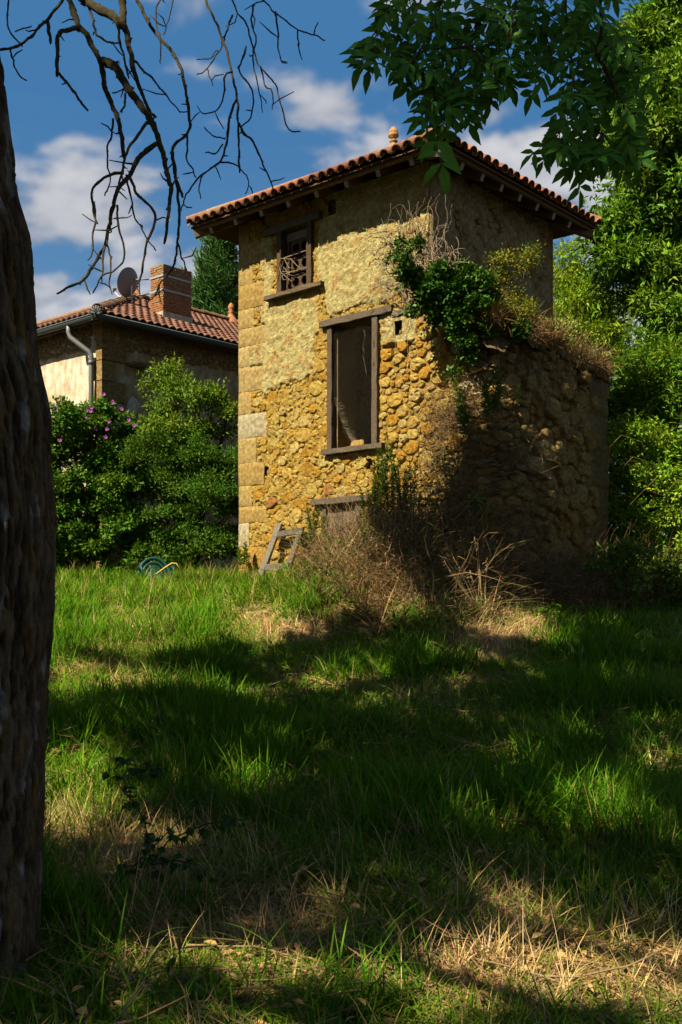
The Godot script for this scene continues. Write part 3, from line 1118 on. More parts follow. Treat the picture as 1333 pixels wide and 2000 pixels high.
func tower_roof() -> void:
	var o := 0.58
	var x0 := -4.0 - o
	var x1 := o
	var z0 := -3.39 - o
	var z1 := o
	var ye := 7.40
	var ya := 8.60
	var apex := Vector3((x0 + x1) / 2, ya, (z0 + z1) / 2)
	var cn := [Vector3(x0, ye, z1), Vector3(x1, ye, z1), Vector3(x1, ye, z0), Vector3(x0, ye, z0)]
	var wood := Color(0.22, 0.115, 0.055)
	# deck
	var deck := MB.new()
	for k in 4:
		var a: Vector3 = cn[k]
		var b: Vector3 = cn[(k + 1) % 4]
		deck.tri(a, apex, b, wood)
		var dn := Vector3(0, -0.025, 0)
		deck.tri(a + dn, b + dn, apex + dn, wood)
		deck.quad(a, b, b + dn, a + dn, wood)
	obj("roof_deck", deck.done(), M.wood_x, tower)
	# rafters, hip beams, eave boards
	var grey := Color(0.42, 0.38, 0.33)
	var pitch_f := (ya - ye) / (z1 - apex.z)
	var pitch_r := (ya - ye) / (x1 - apex.x)
	for k in 8:
		var x := -4.18 + 0.6 * k
		var zin := -0.35
		var m := beam(Vector3(x, ye - 0.165 + 0.11 * pitch_f, z1 - 0.11), Vector3(x, ye - 0.165 + (z1 - zin) * pitch_f, zin), 0.075, 0.11, Color(0.24, 0.13, 0.065), grey, 0.003)
		obj("rafter", m.done(), M.wood_z, tower)
	for k in 7:
		var z := -0.12 - 0.52 * k
		var m := beam(Vector3(x1 - 0.11, ye - 0.165 + 0.11 * pitch_r, z), Vector3(-0.35, ye - 0.165 + (x1 + 0.35) * pitch_r, z), 0.075, 0.11, Color(0.24, 0.13, 0.065), grey, 0.003)
		obj("rafter", m.done(), M.wood_x, tower)
	for k in 3:
		var a: Vector3 = cn[[0, 1, 2][k]]
		var dir := (apex - a)
		var m := beam(a + dir * 0.02 + Vector3(0, -0.15, 0), a + dir * 0.42 + Vector3(0, -0.15, 0), 0.10, 0.14, Color(0.26, 0.16, 0.085), grey, 0.003)
		obj("hip_beam", m.done(), M.wood_x, tower)
	obj("eave_board", beam(Vector3(x0 + 0.05, ye - 0.03, z1 - 0.085), Vector3(x1 - 0.085, ye - 0.03, z1 - 0.085), 0.06, 0.075, Color(0.24, 0.14, 0.07), grey, 0.003).done(), M.wood_x, tower)
	obj("eave_board", beam(Vector3(x1 - 0.085, ye - 0.03, z1 - 0.06), Vector3(x1 - 0.085, ye - 0.03, z0 + 0.05), 0.06, 0.075, Color(0.24, 0.14, 0.07), grey, 0.003).done(), M.wood_z, tower)
	obj("wall_plate", beam(Vector3(-4.1, ye + 0.10, -0.12), Vector3(0.1, ye + 0.10, -0.12), 0.2, 0.16, Color(0.13, 0.075, 0.04)).done(), M.wood_x, tower)
	obj("wall_plate", beam(Vector3(-0.12, ye + 0.10, 0.0), Vector3(-0.12, ye + 0.10, -3.4), 0.2, 0.16, Color(0.13, 0.075, 0.04)).done(), M.wood_z, tower)
	# tiles
	var cover0 := tile_mesh(0.42, 0.092, 0.076, false)
	var covers := []
	for k in 6:
		covers.append(tinted(cover0, clay()))
	var under0 := tile_mesh(0.40, 0.085, 0.095, true)
	var bed := MB.new()
	for side in 4:
		var a: Vector3 = cn[side]
		var b: Vector3 = cn[(side + 1) % 4]
		var along := (b - a)
		var len := along.length()
		along = along.normalized()
		var foot := a + along * (apex - a).dot(along)
		var up := (apex - foot)
		var sl := up.length()
		up = up.normalized()
		var nor := along.cross(up).normalized()
		if nor.y < 0:
			nor = -nor
		var n := int(round(len / 0.2))
		var sp := len / n
		for row in 9:
			var s := -0.05 + 0.33 * row
			for i in n + 1:
				var ct := sp * (i + 0.5)
				var ht := sp * i
				var cut := clampf((minf(ct, len - ct) / (len / 2.0) * sl - s) / 0.42, 0.0, 1.0)
				if i < n and cut > 0.12:
					var p := a + along * ct + up * (s + R(-0.028, 0.024)) + nor * (0.052 + 0.012 * R(0, 1))
					var z := (up + nor * 0.05).normalized()
					z = (z + along * R(-0.04, 0.04)).normalized()
					var x := nor.cross(z).normalized()
					var bs := Basis(x, z.cross(x).normalized(), z * cut)
					if side < 2:
						var t := obj("roof_tile", covers[rng.randi() % 6], M.tile, tower)
						t.transform = Transform3D(bs, p)
					else:
						append(bed, cover0, Transform3D(bs, p), clay())
				var cut2 := clampf((minf(ht, len - ht) / (len / 2.0) * sl - s - 0.03) / 0.40, 0.0, 1.0)
				if cut2 > 0.15:
					var p2 := a + along * ht + up * (s + 0.03) + nor * 0.105
					var x2 := nor.cross(up).normalized()
					append(bed, under0, Transform3D(Basis(x2, nor, up * cut2), p2), clay())
	# hips
	var cap := tile_mesh(0.44, 0.118, 0.10, false)
	for k in 4:
		var a: Vector3 = cn[k] + Vector3(0, 0.085, 0)
		var top := apex + Vector3(0, 0.07, 0)
		var dir := (top - a).normalized()
		var l := (top - a).length()
		var n := int(l / 0.36)
		for i in n:
			var z := (dir + Vector3(0, 0.03, 0)).normalized()
			var x := Vector3.UP.cross(z).normalized()
			var t := Transform3D(Basis(x, z.cross(x), z), a + dir * (i * l / n - 0.04) + Vector3(0, R(0, 0.012), 0))
			if k < 3:
				var o2 := obj("hip_tile", tinted(cap, clay().lerp(Color(0.34, 0.2, 0.12), 0.4)), M.tile, tower)
				o2.transform = t
			else:
				append(bed, cap, t, clay())
	var rt := obj("roof_tiles", bed.done(), M.tile, tower)
	rt.set_meta("kind", "stuff")
	var fin := MB.new()
	fin.lathe(apex + Vector3(0, 0.02, 0), [Vector2(0.0, 0.2), Vector2(0.19, -0.06), Vector2(0.175, 0.0), Vector2(0.11, 0.09), Vector2(0.055, 0.19), Vector2(0.05, 0.22), Vector2(0.075, 0.235), Vector2(0.07, 0.25), Vector2(0.045, 0.265), Vector2(0.045, 0.29), Vector2(0.088, 0.315), Vector2(0.092, 0.35), Vector2(0.078, 0.362), Vector2(0.082, 0.375), Vector2(0.065, 0.43), Vector2(0.03, 0.475), Vector2(0.0, 0.49)], 18, Color(0.43, 0.24, 0.09))
	obj("finial", fin.done(true), M.tile, tower)


func append(m: MB, base: ArrayMesh, t: Transform3D, col: Color) -> void:
	var a := base.surface_get_arrays(0)
	var v: PackedVector3Array = a[Mesh.ARRAY_VERTEX]
	var n: PackedVector3Array = a[Mesh.ARRAY_NORMAL]
	m.v.append_array(t * v)
	m.n.append_array(Transform3D(t.basis, Vector3.ZERO) * n)
	var c := PackedColorArray()
	c.resize(v.size())
	c.fill(Color(col.r / 0.6, col.g / 0.6, col.b / 0.6))
	m.c.append_array(c)


# ------------------------------------------------------------------ the house behind
func build_house() -> void:
	var h := thing("tiled_house", "pale rendered house with low red tiled roof, zinc gutter and brick chimney", "house", Vector3(-5.12, 0, -21.0))
	h.rotation.y = -0.7204
	var L := 10.4
	var W := 7.0
	# rendered faces with a little relief
	for face in 2:
		var v := PackedVector3Array()
		var c := PackedColorArray()
		var idx := PackedInt32Array()
		var len := W if face == 0 else L
		var n := int(len / 0.06)
		var m := int(6.2 / 0.06)
		for j in m + 1:
			for i in n + 1:
				var s := len * i / n
				var y := 0.9 + 6.1 * j / m
				var n1 := fine.get_noise_2d(s * 4.0 + face * 50.0, y * 4.0)
				var n2 := fine.get_noise_2d(s * 0.9 + face * 70.0, y * 0.9)
				var w := 0.012 * n1 + 0.02 * n2
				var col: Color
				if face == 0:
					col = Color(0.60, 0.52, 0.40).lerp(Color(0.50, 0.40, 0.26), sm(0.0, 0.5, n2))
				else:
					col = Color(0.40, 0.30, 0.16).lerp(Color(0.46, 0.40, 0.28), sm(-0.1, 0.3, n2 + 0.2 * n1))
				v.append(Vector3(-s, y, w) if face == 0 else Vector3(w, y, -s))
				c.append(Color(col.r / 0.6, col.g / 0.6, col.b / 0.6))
		for j in m:
			for i in n:
				var a := j * (n + 1) + i
				if face == 0:
					idx.append_array([a, a + 1, a + n + 2, a, a + n + 2, a + n + 1])
				else:
					idx.append_array([a, a + n + 1, a + n + 2, a, a + n + 2, a + 1])
		obj("wall", grid_mesh(v, c, idx), M.render, h)
	var core := MB.new()
	core.box(Transform3D(Basis(), Vector3(-W / 2, 3.9, -L / 2)), Vector3(W - 0.12, 6.0, L - 0.12), Color(0.4, 0.3, 0.2))
	obj("wall_core", core.done(), M.render, h)
	# corner stones
	var y := 1.2
	var k := 0
	while y < 6.7:
		var hh := R(0.34, 0.46)
		var wl: float = 0.22 if k % 2 == 0 else 0.30
		var wr: float = 0.62 if k % 2 == 0 else 0.38
		var b := MB.new()
		var col := Color(0.50, 0.34, 0.14).lerp(Color(0.42, 0.27, 0.1), rng.randf())
		b.box(Transform3D(Basis(), Vector3(0.03 - wl / 2, y + hh / 2, 0.03 - wr / 2)), Vector3(wl, hh - 0.02, wr), col)
		obj("corner_stone", b.done(), M.stone, h)
		y += hh
		k += 1
	# rubble band under the eave
	var fa := func(u: float, yy: float, w: float) -> Vector3: return Vector3(w, yy, -u)
	var fb := func(u: float, yy: float, w: float) -> Vector3: return Vector3(-u, yy, w)
	var okh := func(u: float, yy: float, r: float) -> bool: return true
	for face in 2:
		for s in rubble_cells(0.45, 5.0 if face == 0 else 3.0, okh, [[0.1, 80], [0.075, 400], [0.055, 600]], 1.4, 6.42, 6.85):
			var b := stone_mesh(fa if face == 0 else fb, s[0], s[1], s[3], 1.4, 0.0, R(0.03, 0.06), Color(0.46, 0.32, 0.13).lerp(Color(0.38, 0.26, 0.1), rng.randf()))
			obj("stone", b.done(true), M.stone, h)
	var ledge := MB.new()
	stone_mesh(fa, 0.9, 6.1, PackedFloat32Array([0.3, 0.28, 0.24, 0.2, 0.24, 0.3, 0.3, 0.26, 0.2, 0.22, 0.28]), 3.0, 0.0, 0.22, Color(0.34, 0.26, 0.15), ledge)
	obj("projecting_stone", ledge.done(true), M.stone, h)
	var patch := MB.new()
	stone_mesh(fa, 0.82, 5.15, PackedFloat32Array([0.16, 0.2, 0.22, 0.26, 0.2, 0.18, 0.22, 0.26, 0.24, 0.2, 0.15]), 1.0, 0.0, 0.02, Color(0.62, 0.56, 0.46), patch)
	obj("plaster_patch", patch.done(true), M.render, h)
	# roof: corrugated courses on the four slopes
	var o := 0.4
	var ye := 6.93
	var yr := 8.70
	var c4 := [Vector3(o, ye, o), Vector3(o, ye, -L - o), Vector3(-W - o, ye, -L - o), Vector3(-W - o, ye, o)]
	var r1 := Vector3(-W / 2, yr, -W / 2)
	var r2 := Vector3(-W / 2, yr, -L + W / 2)
	var deck := MB.new()
	for t in [[c4[0], c4[1], r2, r1], [c4[2], c4[3], r1, r2]]:
		deck.quad(t[0], t[3], t[2], t[1], Color(0.2, 0.1, 0.06))
	deck.tri(c4[3], r1, c4[0], Color(0.2, 0.1, 0.06))
	deck.tri(c4[1], r2, c4[2], Color(0.2, 0.1, 0.06))
	deck.quad(c4[0], c4[1], c4[2], c4[3], Color(0.2, 0.13, 0.08))
	obj("roof_deck", deck.done(), M.wood_x, h)
	var tiles := MB.new()
	slope_tiles(tiles, c4[0], c4[1], r1, r2)
	slope_tiles(tiles, c4[3], c4[0], r1, r1)
	var rt := obj("roof_tiles", tiles.done(), M.tile, h)
	rt.set_meta("kind", "stuff")
	var cap := tile_mesh(0.42, 0.12, 0.10, false)
	for seg in [[c4[0], r1], [r1, r2], [c4[1], r2], [c4[3], r1]]:
		var dir: Vector3 = (seg[1] - seg[0]).normalized()
		var l: float = (seg[1] - seg[0]).length()
		var n := int(l / 0.35)
		for i in n:
			var x := Vector3.UP.cross(dir).normalized()
			var t := obj("ridge_tile", tinted(cap, Color(0.20, 0.12, 0.075).lerp(Color(0.30, 0.17, 0.1), rng.randf())), M.tile, h)
			t.transform = Transform3D(Basis(x, dir.cross(x), dir), seg[0] + dir * (i * l / n) + Vector3(0, 0.10 + R(0, 0.02), 0))
	for r in [r1, r2]:
		var fin := MB.new()
		fin.lathe(r + Vector3(0, 0.1, 0), [Vector2(0.22, -0.08), Vector2(0.2, 0.0), Vector2(0.1, 0.14), Vector2(0.06, 0.24), Vector2(0.09, 0.28), Vector2(0.05, 0.31), Vector2(0.09, 0.36), Vector2(0.09, 0.4), Vector2(0.06, 0.48), Vector2(0.0, 0.54)], 14, Color(0.44, 0.19, 0.09))
		obj("finial", fin.done(true), M.tile, h)
	# gutters
	var zinc := Color(0.075, 0.088, 0.09)
	for g in [[c4[0] + Vector3(0.02, -0.02, 0.07), c4[1] + Vector3(0.02, -0.02, 0), Vector3(1, 0, 0)], [c4[3] + Vector3(0, -0.02, 0.02), c4[0] + Vector3(0.07, -0.02, 0.02), Vector3(0, 0, 1)]]:
		var m := MB.new()
		var out: Vector3 = g[2]
		for q in 8:
			var a0 := PI * q / 8
			var a1 := PI * (q + 1) / 8
			var p0: Vector3 = out * (-cos(a0) * 0.09) + Vector3(0, -sin(a0) * 0.10, 0)
			var p1: Vector3 = out * (-cos(a1) * 0.09) + Vector3(0, -sin(a1) * 0.10, 0)
			m.quad(g[0] + p0, g[1] + p0, g[1] + p1, g[0] + p1, zinc)
			m.quad(g[0] + p0 * 0.93, g[0] + p1 * 0.93, g[1] + p1 * 0.93, g[1] + p0 * 0.93, zinc)
		obj("gutter", m.done(), M.metal, h)
		obj("gutter_bead", tube_mesh([g[0] + out * 0.09, g[1] + out * 0.09], 0.013, 0.013, 6, zinc, 0.0), M.metal, h)
		var b := MB.new()
		var mid: Vector3 = (g[0] + g[1]) / 2 - out * 0.11 + Vector3(0, -0.04, 0)
		var ln: float = (g[1] - g[0]).length()
		b.box(Transform3D(Basis(), mid), Vector3(0.03 if out.x > 0 else ln, 0.14, 0.03 if out.z > 0 else ln), Color(0.25, 0.15, 0.09))
		obj("fascia", b.done(), M.wood_x, h)
	# fluted corner ornament of the gutter
	for q in 7:
		var a := lerpf(0.15, PI - 0.15, q / 6.0)
		var dirr := Vector3(cos(a) * 0.7071, 0, -cos(a) * 0.7071) * 0.12 + Vector3(0, sin(a) * 0.17, 0)
		obj("shell_rib", tube_mesh([c4[0] + Vector3(0.06, -0.02, 0.06), c4[0] + Vector3(0.06, -0.02, 0.06) + dirr], 0.022, 0.034, 7, Color(0.045, 0.05, 0.05), 0.0), M.metal, h)
	# swan-necked downpipe
	var pp := [Vector3(-0.62, 6.86, 0.42), Vector3(-0.62, 6.70, 0.42), Vector3(-0.60, 6.60, 0.40), Vector3(-0.27, 6.28, 0.16), Vector3(-0.23, 6.20, 0.12), Vector3(-0.23, 6.0, 0.12), Vector3(-0.23, 1.4, 0.12)]
	obj("downpipe", tube_mesh(pp, 0.055, 0.055, 14, Color(0.125, 0.13, 0.135), 0.0), M.metal, h)
	for q in 3:
		obj("pipe_collar", tube_mesh([pp[5] + Vector3(0, 0.08 - 1.8 * q, 0), pp[5] + Vector3(0, -0.0 - 1.8 * q, 0)], 0.066, 0.066, 14, Color(0.1, 0.105, 0.11), 0.0), M.metal, h)
	# chimney: flat bricks laid one by one
	var ch := Node3D.new()
	ch.name = "chimney"
	h.add_child(ch)
	var bx0 := -1.42
	var bx1 := -0.93
	var bz0 := -3.26
	var bz1 := -2.38
	var base_y := 7.95
	var top_y := 8.90
	var core2 := MB.new()
	core2.box(Transform3D(Basis(), Vector3((bx0 + bx1) / 2, (7.3 + top_y - 0.02) / 2, (bz0 + bz1) / 2)), Vector3(bx1 - bx0 - 0.03, top_y - 7.32, bz1 - bz0 - 0.03), Color(0.33, 0.25, 0.17))
	obj("mortar_core", core2.done(), M.mortar, ch)
	var course := 0
	y = base_y - 0.25
	var bh := 0.052
	while y < top_y - 0.01:
		for f in [[0, bx1 - bx0], [1, bz1 - bz0]]:
			var ln: float = f[1]
			var p := -0.1 * (course % 2)
			while p < ln - 0.01:
				var bl := R(0.16, 0.24)
				var a := maxf(p, 0.0)
				var e := minf(p + bl, ln)
				if e - a > 0.03:
					var b := MB.new()
					var col := Color(0.42, 0.15, 0.065).lerp(Color(0.40, 0.22, 0.10), rng.randf())
					if rng.randf() < 0.2 or (y > 8.5 and rng.randf() < 0.4):
						col = Color(0.36, 0.25, 0.14)
					var pr := R(-0.006, 0.012)
					if f[0] == 0:
						b.box(Transform3D(Basis(), Vector3(bx0 + (a + e) / 2, y + bh / 2, bz1 - 0.03 + pr)), Vector3(e - a - 0.01, bh - 0.011, 0.06), col)
					else:
						b.box(Transform3D(Basis(), Vector3(bx1 - 0.03 + pr, y + bh / 2, bz1 - (a + e) / 2)), Vector3(0.06, bh - 0.011, e - a - 0.01), col)
					obj("brick", b.done(), M.brick, ch)
				p += bl
		y += bh
		course += 1
	var flash := MB.new()
	flash.box(Transform3D(Basis(), Vector3((bx0 + bx1) / 2, 7.55, (bz0 + bz1) / 2)), Vector3(bx1 - bx0 + 0.03, 0.42, bz1 - bz0 + 0.03), Color(0.44, 0.40, 0.32))
	obj("cement_skirt", flash.done(), M.render, ch)
	for yy in [8.28, 8.62]:
		var b := MB.new()
		b.box(Transform3D(Basis(), Vector3((bx0 + bx1) / 2, yy, bz1 + 0.012)), Vector3(bx1 - bx0 + 0.04, 0.045, 0.012), Color(0.27, 0.28, 0.29))
		b.box(Transform3D(Basis(), Vector3(bx1 + 0.012, yy, (bz0 + bz1) / 2)), Vector3(0.012, 0.045, bz1 - bz0 + 0.04), Color(0.27, 0.28, 0.29))
		obj("strap", b.done(), M.metal, ch)
	# satellite dish on the chimney
	var hx := h.transform
	var dc := hx * Vector3(-1.85, 8.55, -2.05)
	var dish := thing("satellite_dish", "dark grey satellite dish bracketed to the brick chimney", "satellite dish", dc)
	var face := Vector3(-0.80, 0.30, -0.52).normalized()
	var dx := Vector3.UP.cross(face).normalized()
	dish.basis = Basis(dx, face.cross(dx), face)
	var dm := MB.new()
	for q in 6:
		for i in 28:
			var pts := []
			for ab in [[q, i], [q + 1, i], [q + 1, i + 1], [q, i + 1]]:
				var r: float = 0.33 * ab[0] / 6.0
				var a: float = TAU * ab[1] / 28.0
				pts.append(Vector3(cos(a) * r, sin(a) * r * 1.08, r * r * 0.75 - 0.05))
			dm.quad(pts[0], pts[1], pts[2], pts[3], Color(0.14, 0.135, 0.14))
			var bk := Vector3(0, 0, -0.008)
			dm.quad(pts[0] + bk, pts[3] + bk, pts[2] + bk, pts[1] + bk, Color(0.14, 0.135, 0.14))
	obj("reflector", dm.done(true), M.plastic, dish)
	var inv := dish.transform.affine_inverse()
	obj("feed_arm", tube_mesh([Vector3(0, -0.34, 0.02), Vector3(0, -0.38, 0.22), Vector3(0, -0.28, 0.42)], 0.014, 0.012, 6, Color(0.4, 0.4, 0.4), 0.0), M.metal, dish)
	var lnb := MB.new()
	lnb.lathe(Vector3.ZERO, [Vector2(0.0, -0.05), Vector2(0.035, -0.05), Vector2(0.035, 0.0), Vector2(0.055, 0.03), Vector2(0.055, 0.06), Vector2(0.0, 0.07)], 12, Color(0.12, 0.12, 0.13))
	var lo := obj("receiver_head", lnb.done(true), M.plastic, dish)
	lo.position = Vector3(0, -0.26, 0.43)
	obj("mast", tube_mesh([inv * (dc + Vector3(0.06, -0.45, -0.06)), inv * (dc + Vector3(0.06, 0.22, -0.06))], 0.022, 0.022, 8, Color(0.42, 0.43, 0.44), 0.0), M.metal, dish)
	obj("bracket", tube_mesh([inv * (dc + Vector3(0.06, 0.08, -0.06)), inv * (hx * Vector3(-1.40, 8.62, -2.42))], 0.018, 0.018, 6, Color(0.2, 0.2, 0.16), 0.0), M.metal, dish)
	obj("bracket", tube_mesh([inv * (dc + Vector3(0.06, -0.32, -0.06)), inv * (hx * Vector3(-1.40, 8.28, -2.42))], 0.018, 0.018, 6, Color(0.2, 0.2, 0.16), 0.0), M.metal, dish)


func slope_tiles(m: MB, a: Vector3, b: Vector3, ra: Vector3, rb: Vector3) -> void:
	var along := (b - a).normalized()
	var len := (b - a).length()
	var foot := a + along * (ra - a).dot(along)
	var up := ra - foot
	var sl := up.length()
	up = up.normalized()
	var nor := along.cross(up).normalized()
	if nor.y < 0:
		nor = -nor
	var hip_a := (ra - a).dot(along)
	var hip_b := (b - rb).dot(along)
	var rows := int(sl / 0.30)
	var step := sl / rows
	var sp := 0.205
	for r in rows:
		var s0 := step * r - (0.04 if r == 0 else 0.0)
		var s1 := step * (r + 1) + 0.02
		var x := hip_a * (s0 / sl)
		var xe := len - hip_b * (s0 / sl)
		var i := int(ceil(x / sp))
		while i * sp + sp <= xe:
			var col := Color(0.155, 0.07, 0.048).lerp(Color(0.23, 0.12, 0.08), rng.randf())
			if rng.randf() < 0.15:
				col = Color(0.15, 0.08, 0.055)
			var last0 := Vector3.ZERO
			var last1 := Vector3.ZERO
			for q in 7:
				var t := q / 6.0
				var hgt := 0.035 + 0.055 * sin(t * PI) if t < 0.999 else 0.035
				var p0 := a + along * (i * sp + t * sp) + up * s0 + nor * (hgt + 0.03)
				var p1 := a + along * (i * sp + t * sp) + up * s1 + nor * (hgt - 0.005)
				if q > 0:
					m.quad(last0, last1, p1, p0, col)
					m.quad(last0, p0, p0 - nor * 0.03, last0 - nor * 0.03, col)
				last0 = p0
				last1 = p1
			i += 1


# ------------------------------------------------------------------ plants: building blocks
func cluster(n: int, spread: Vector3, l: float, w: float, c1: Color, c2: Color, rise := 0.3, shape := 0) -> ArrayMesh:
	var m := MB.new()
	for i in n:
		var p := Vector3(R(-1, 1), R(-1, 1), R(-1, 1))
		while p.length() > 1.0:
			p = Vector3(R(-1, 1), R(-1, 1), R(-1, 1))
		p *= spread
		var dir := (p.normalized() * 0.8 + Vector3(R(-1, 1), R(-1, 1) + rise, R(-1, 1))).normalized()
		leaf(m, p, dir, Vector3(R(-0.6, 0.6), 1.0, R(-0.6, 0.6)), l * R(0.7, 1.2), w * R(0.75, 1.2), c1.lerp(c2, rng.randf()), shape)
	return m.done()

func leaf(m: MB, p: Vector3, dir: Vector3, up: Vector3, l: float, w: float, col: Color, shape := 0) -> void:
	var x := dir.cross(up)
	if x.length() < 0.01:
		x = dir.cross(Vector3.RIGHT)
	x = x.normalized()
	var n := x.cross(dir).normalized()
	var tip := p + dir * l - n * l * 0.12
	if shape == 0:
		var a := p + dir * l * 0.45 + x * w * 0.5 + n * w * 0.14
		var b := p + dir * l * 0.45 - x * w * 0.5 + n * w * 0.14
		m.tri(p, a, tip, col)
		m.tri(p, tip, b, col)
	else:            # a fuller leaflet with a folded midrib
		var mid := [p, p + dir * l * 0.3 + n * l * 0.02, p + dir * l * 0.62, tip]
		var ws := [0.0, 0.46, 0.40, 0.0]
		for s in [-1.0, 1.0]:
			for i in 3:
				var a: Vector3 = mid[i] + x * w * ws[i] * s + n * w * ws[i] * 0.35
				var b: Vector3 = mid[i + 1] + x * w * ws[i + 1] * s + n * w * ws[i + 1] * 0.35
				if i > 0:
					m.tri(mid[i], a, b, col)
				if i < 2:
					m.tri(mid[i], b, mid[i + 1], col)
		
func any_basis(s: float, tilt := 1.0) -> Basis:
	return Basis(Vector3.UP, R(0, TAU)) * Basis(Vector3.RIGHT, R(-tilt, tilt)) * Basis(Vector3.FORWARD, R(-tilt, tilt)) * Basis().scaled(Vector3(s, s, s))

func tone(lo: float, hi: float, warm := 0.15) -> Color:
	var k := R(lo, hi)
	return Color(k * (1.0 + R(-warm, warm * 1.4)), k, k * R(0.8, 1.1))

# clumps of leaf clusters through the volumes of several lobes [centre, radius]
func fill(xf: Array[Transform3D], cols: PackedColorArray, lobes: Array, per: float, clump: float, s0: float, s1: float, squash := 0.85, lo := 0.75, hi := 1.25) -> PackedColorArray:
	for lb in lobes:
		var c: Vector3 = lb[0]
		var r: float = lb[1]
		var subs := int(clampf(9.0 * r / clump * 0.8, 6, 40))
		var each := int(per * r * r / subs) + 1
		for k in subs:
			var d := Vector3(R(-1, 1), R(-0.8, 1), R(-1, 1)).normalized()
			var sc := c + d * Vector3(1, squash, 1) * r * R(0.3, 1.18)
			var sr := clump * R(0.45, 1.3)
			var t := tone(0.9, 1.1)
			for i in each:
				var q := Vector3(R(-1, 1), R(-1, 1), R(-1, 1))
				q = q.normalized() * pow(rng.randf(), 0.4) * sr * Vector3(1.15, 0.55, 1.15)
				q.y -= 0.3 * (q.x * q.x + q.z * q.z) / sr
				xf.append(Transform3D(any_basis(R(s0, s1), 0.8), sc + q))
				var u := tone(lo, hi)
				cols.append(Color(u.r * t.r, u.g * t.g, u.b * t.b))
	return cols

func lobes_px(a: Array, d: float, spread := 0.8) -> Array:
	var out := []
	for p in a:
		var dd: float = d + R(-spread, spread)
		out.append([at(p[0], p[1], dd), p[2] / F * dd])
	return out


func limb_tree(t: Node3D, base: Vector3, lobes: Array, r0: float, col: Color) -> void:
	# a trunk that rises through the lobes with a limb to each
	var top := Vector3.ZERO
	for l in lobes:
		top += l[0]
	top /= lobes.size()
	var trunk := MB.new()
	var pts := PackedVector3Array()
	var rr := PackedFloat32Array()
	for i in 9:
		var k := i / 8.0
		pts.append(base.lerp(top, k) + Vector3(R(-1, 1), 0, R(-1, 1)) * r0 * 0.5 * k - t.position)
		rr.append(lerpf(r0, r0 * 0.35, k) * (1.35 if i == 0 else 1.0))
	trunk.tube(pts, rr, 9, col, 0.08, rng)
	obj("trunk", trunk.done(true), M.bark, t)
	for l in lobes:
		var k: float = clampf((l[0].y - base.y) / maxf(top.y - base.y, 0.1) * 0.6, 0.25, 0.98)
		var a := base.lerp(top, k) - t.position
		var b: Vector3 = l[0] - t.position
		var m: Vector3 = a.lerp(b, 0.5) + Vector3(R(-0.2, 0.2), R(0.0, 0.3), R(-0.2, 0.2)) * l[1]
		obj("limb", tube_mesh([a, a.lerp(m, 0.5), m, m.lerp(b, 0.6), b + Vector3(0, l[1] * 0.5, 0)], r0 * 0.3, r0 * 0.06, 6, col), M.bark, t)


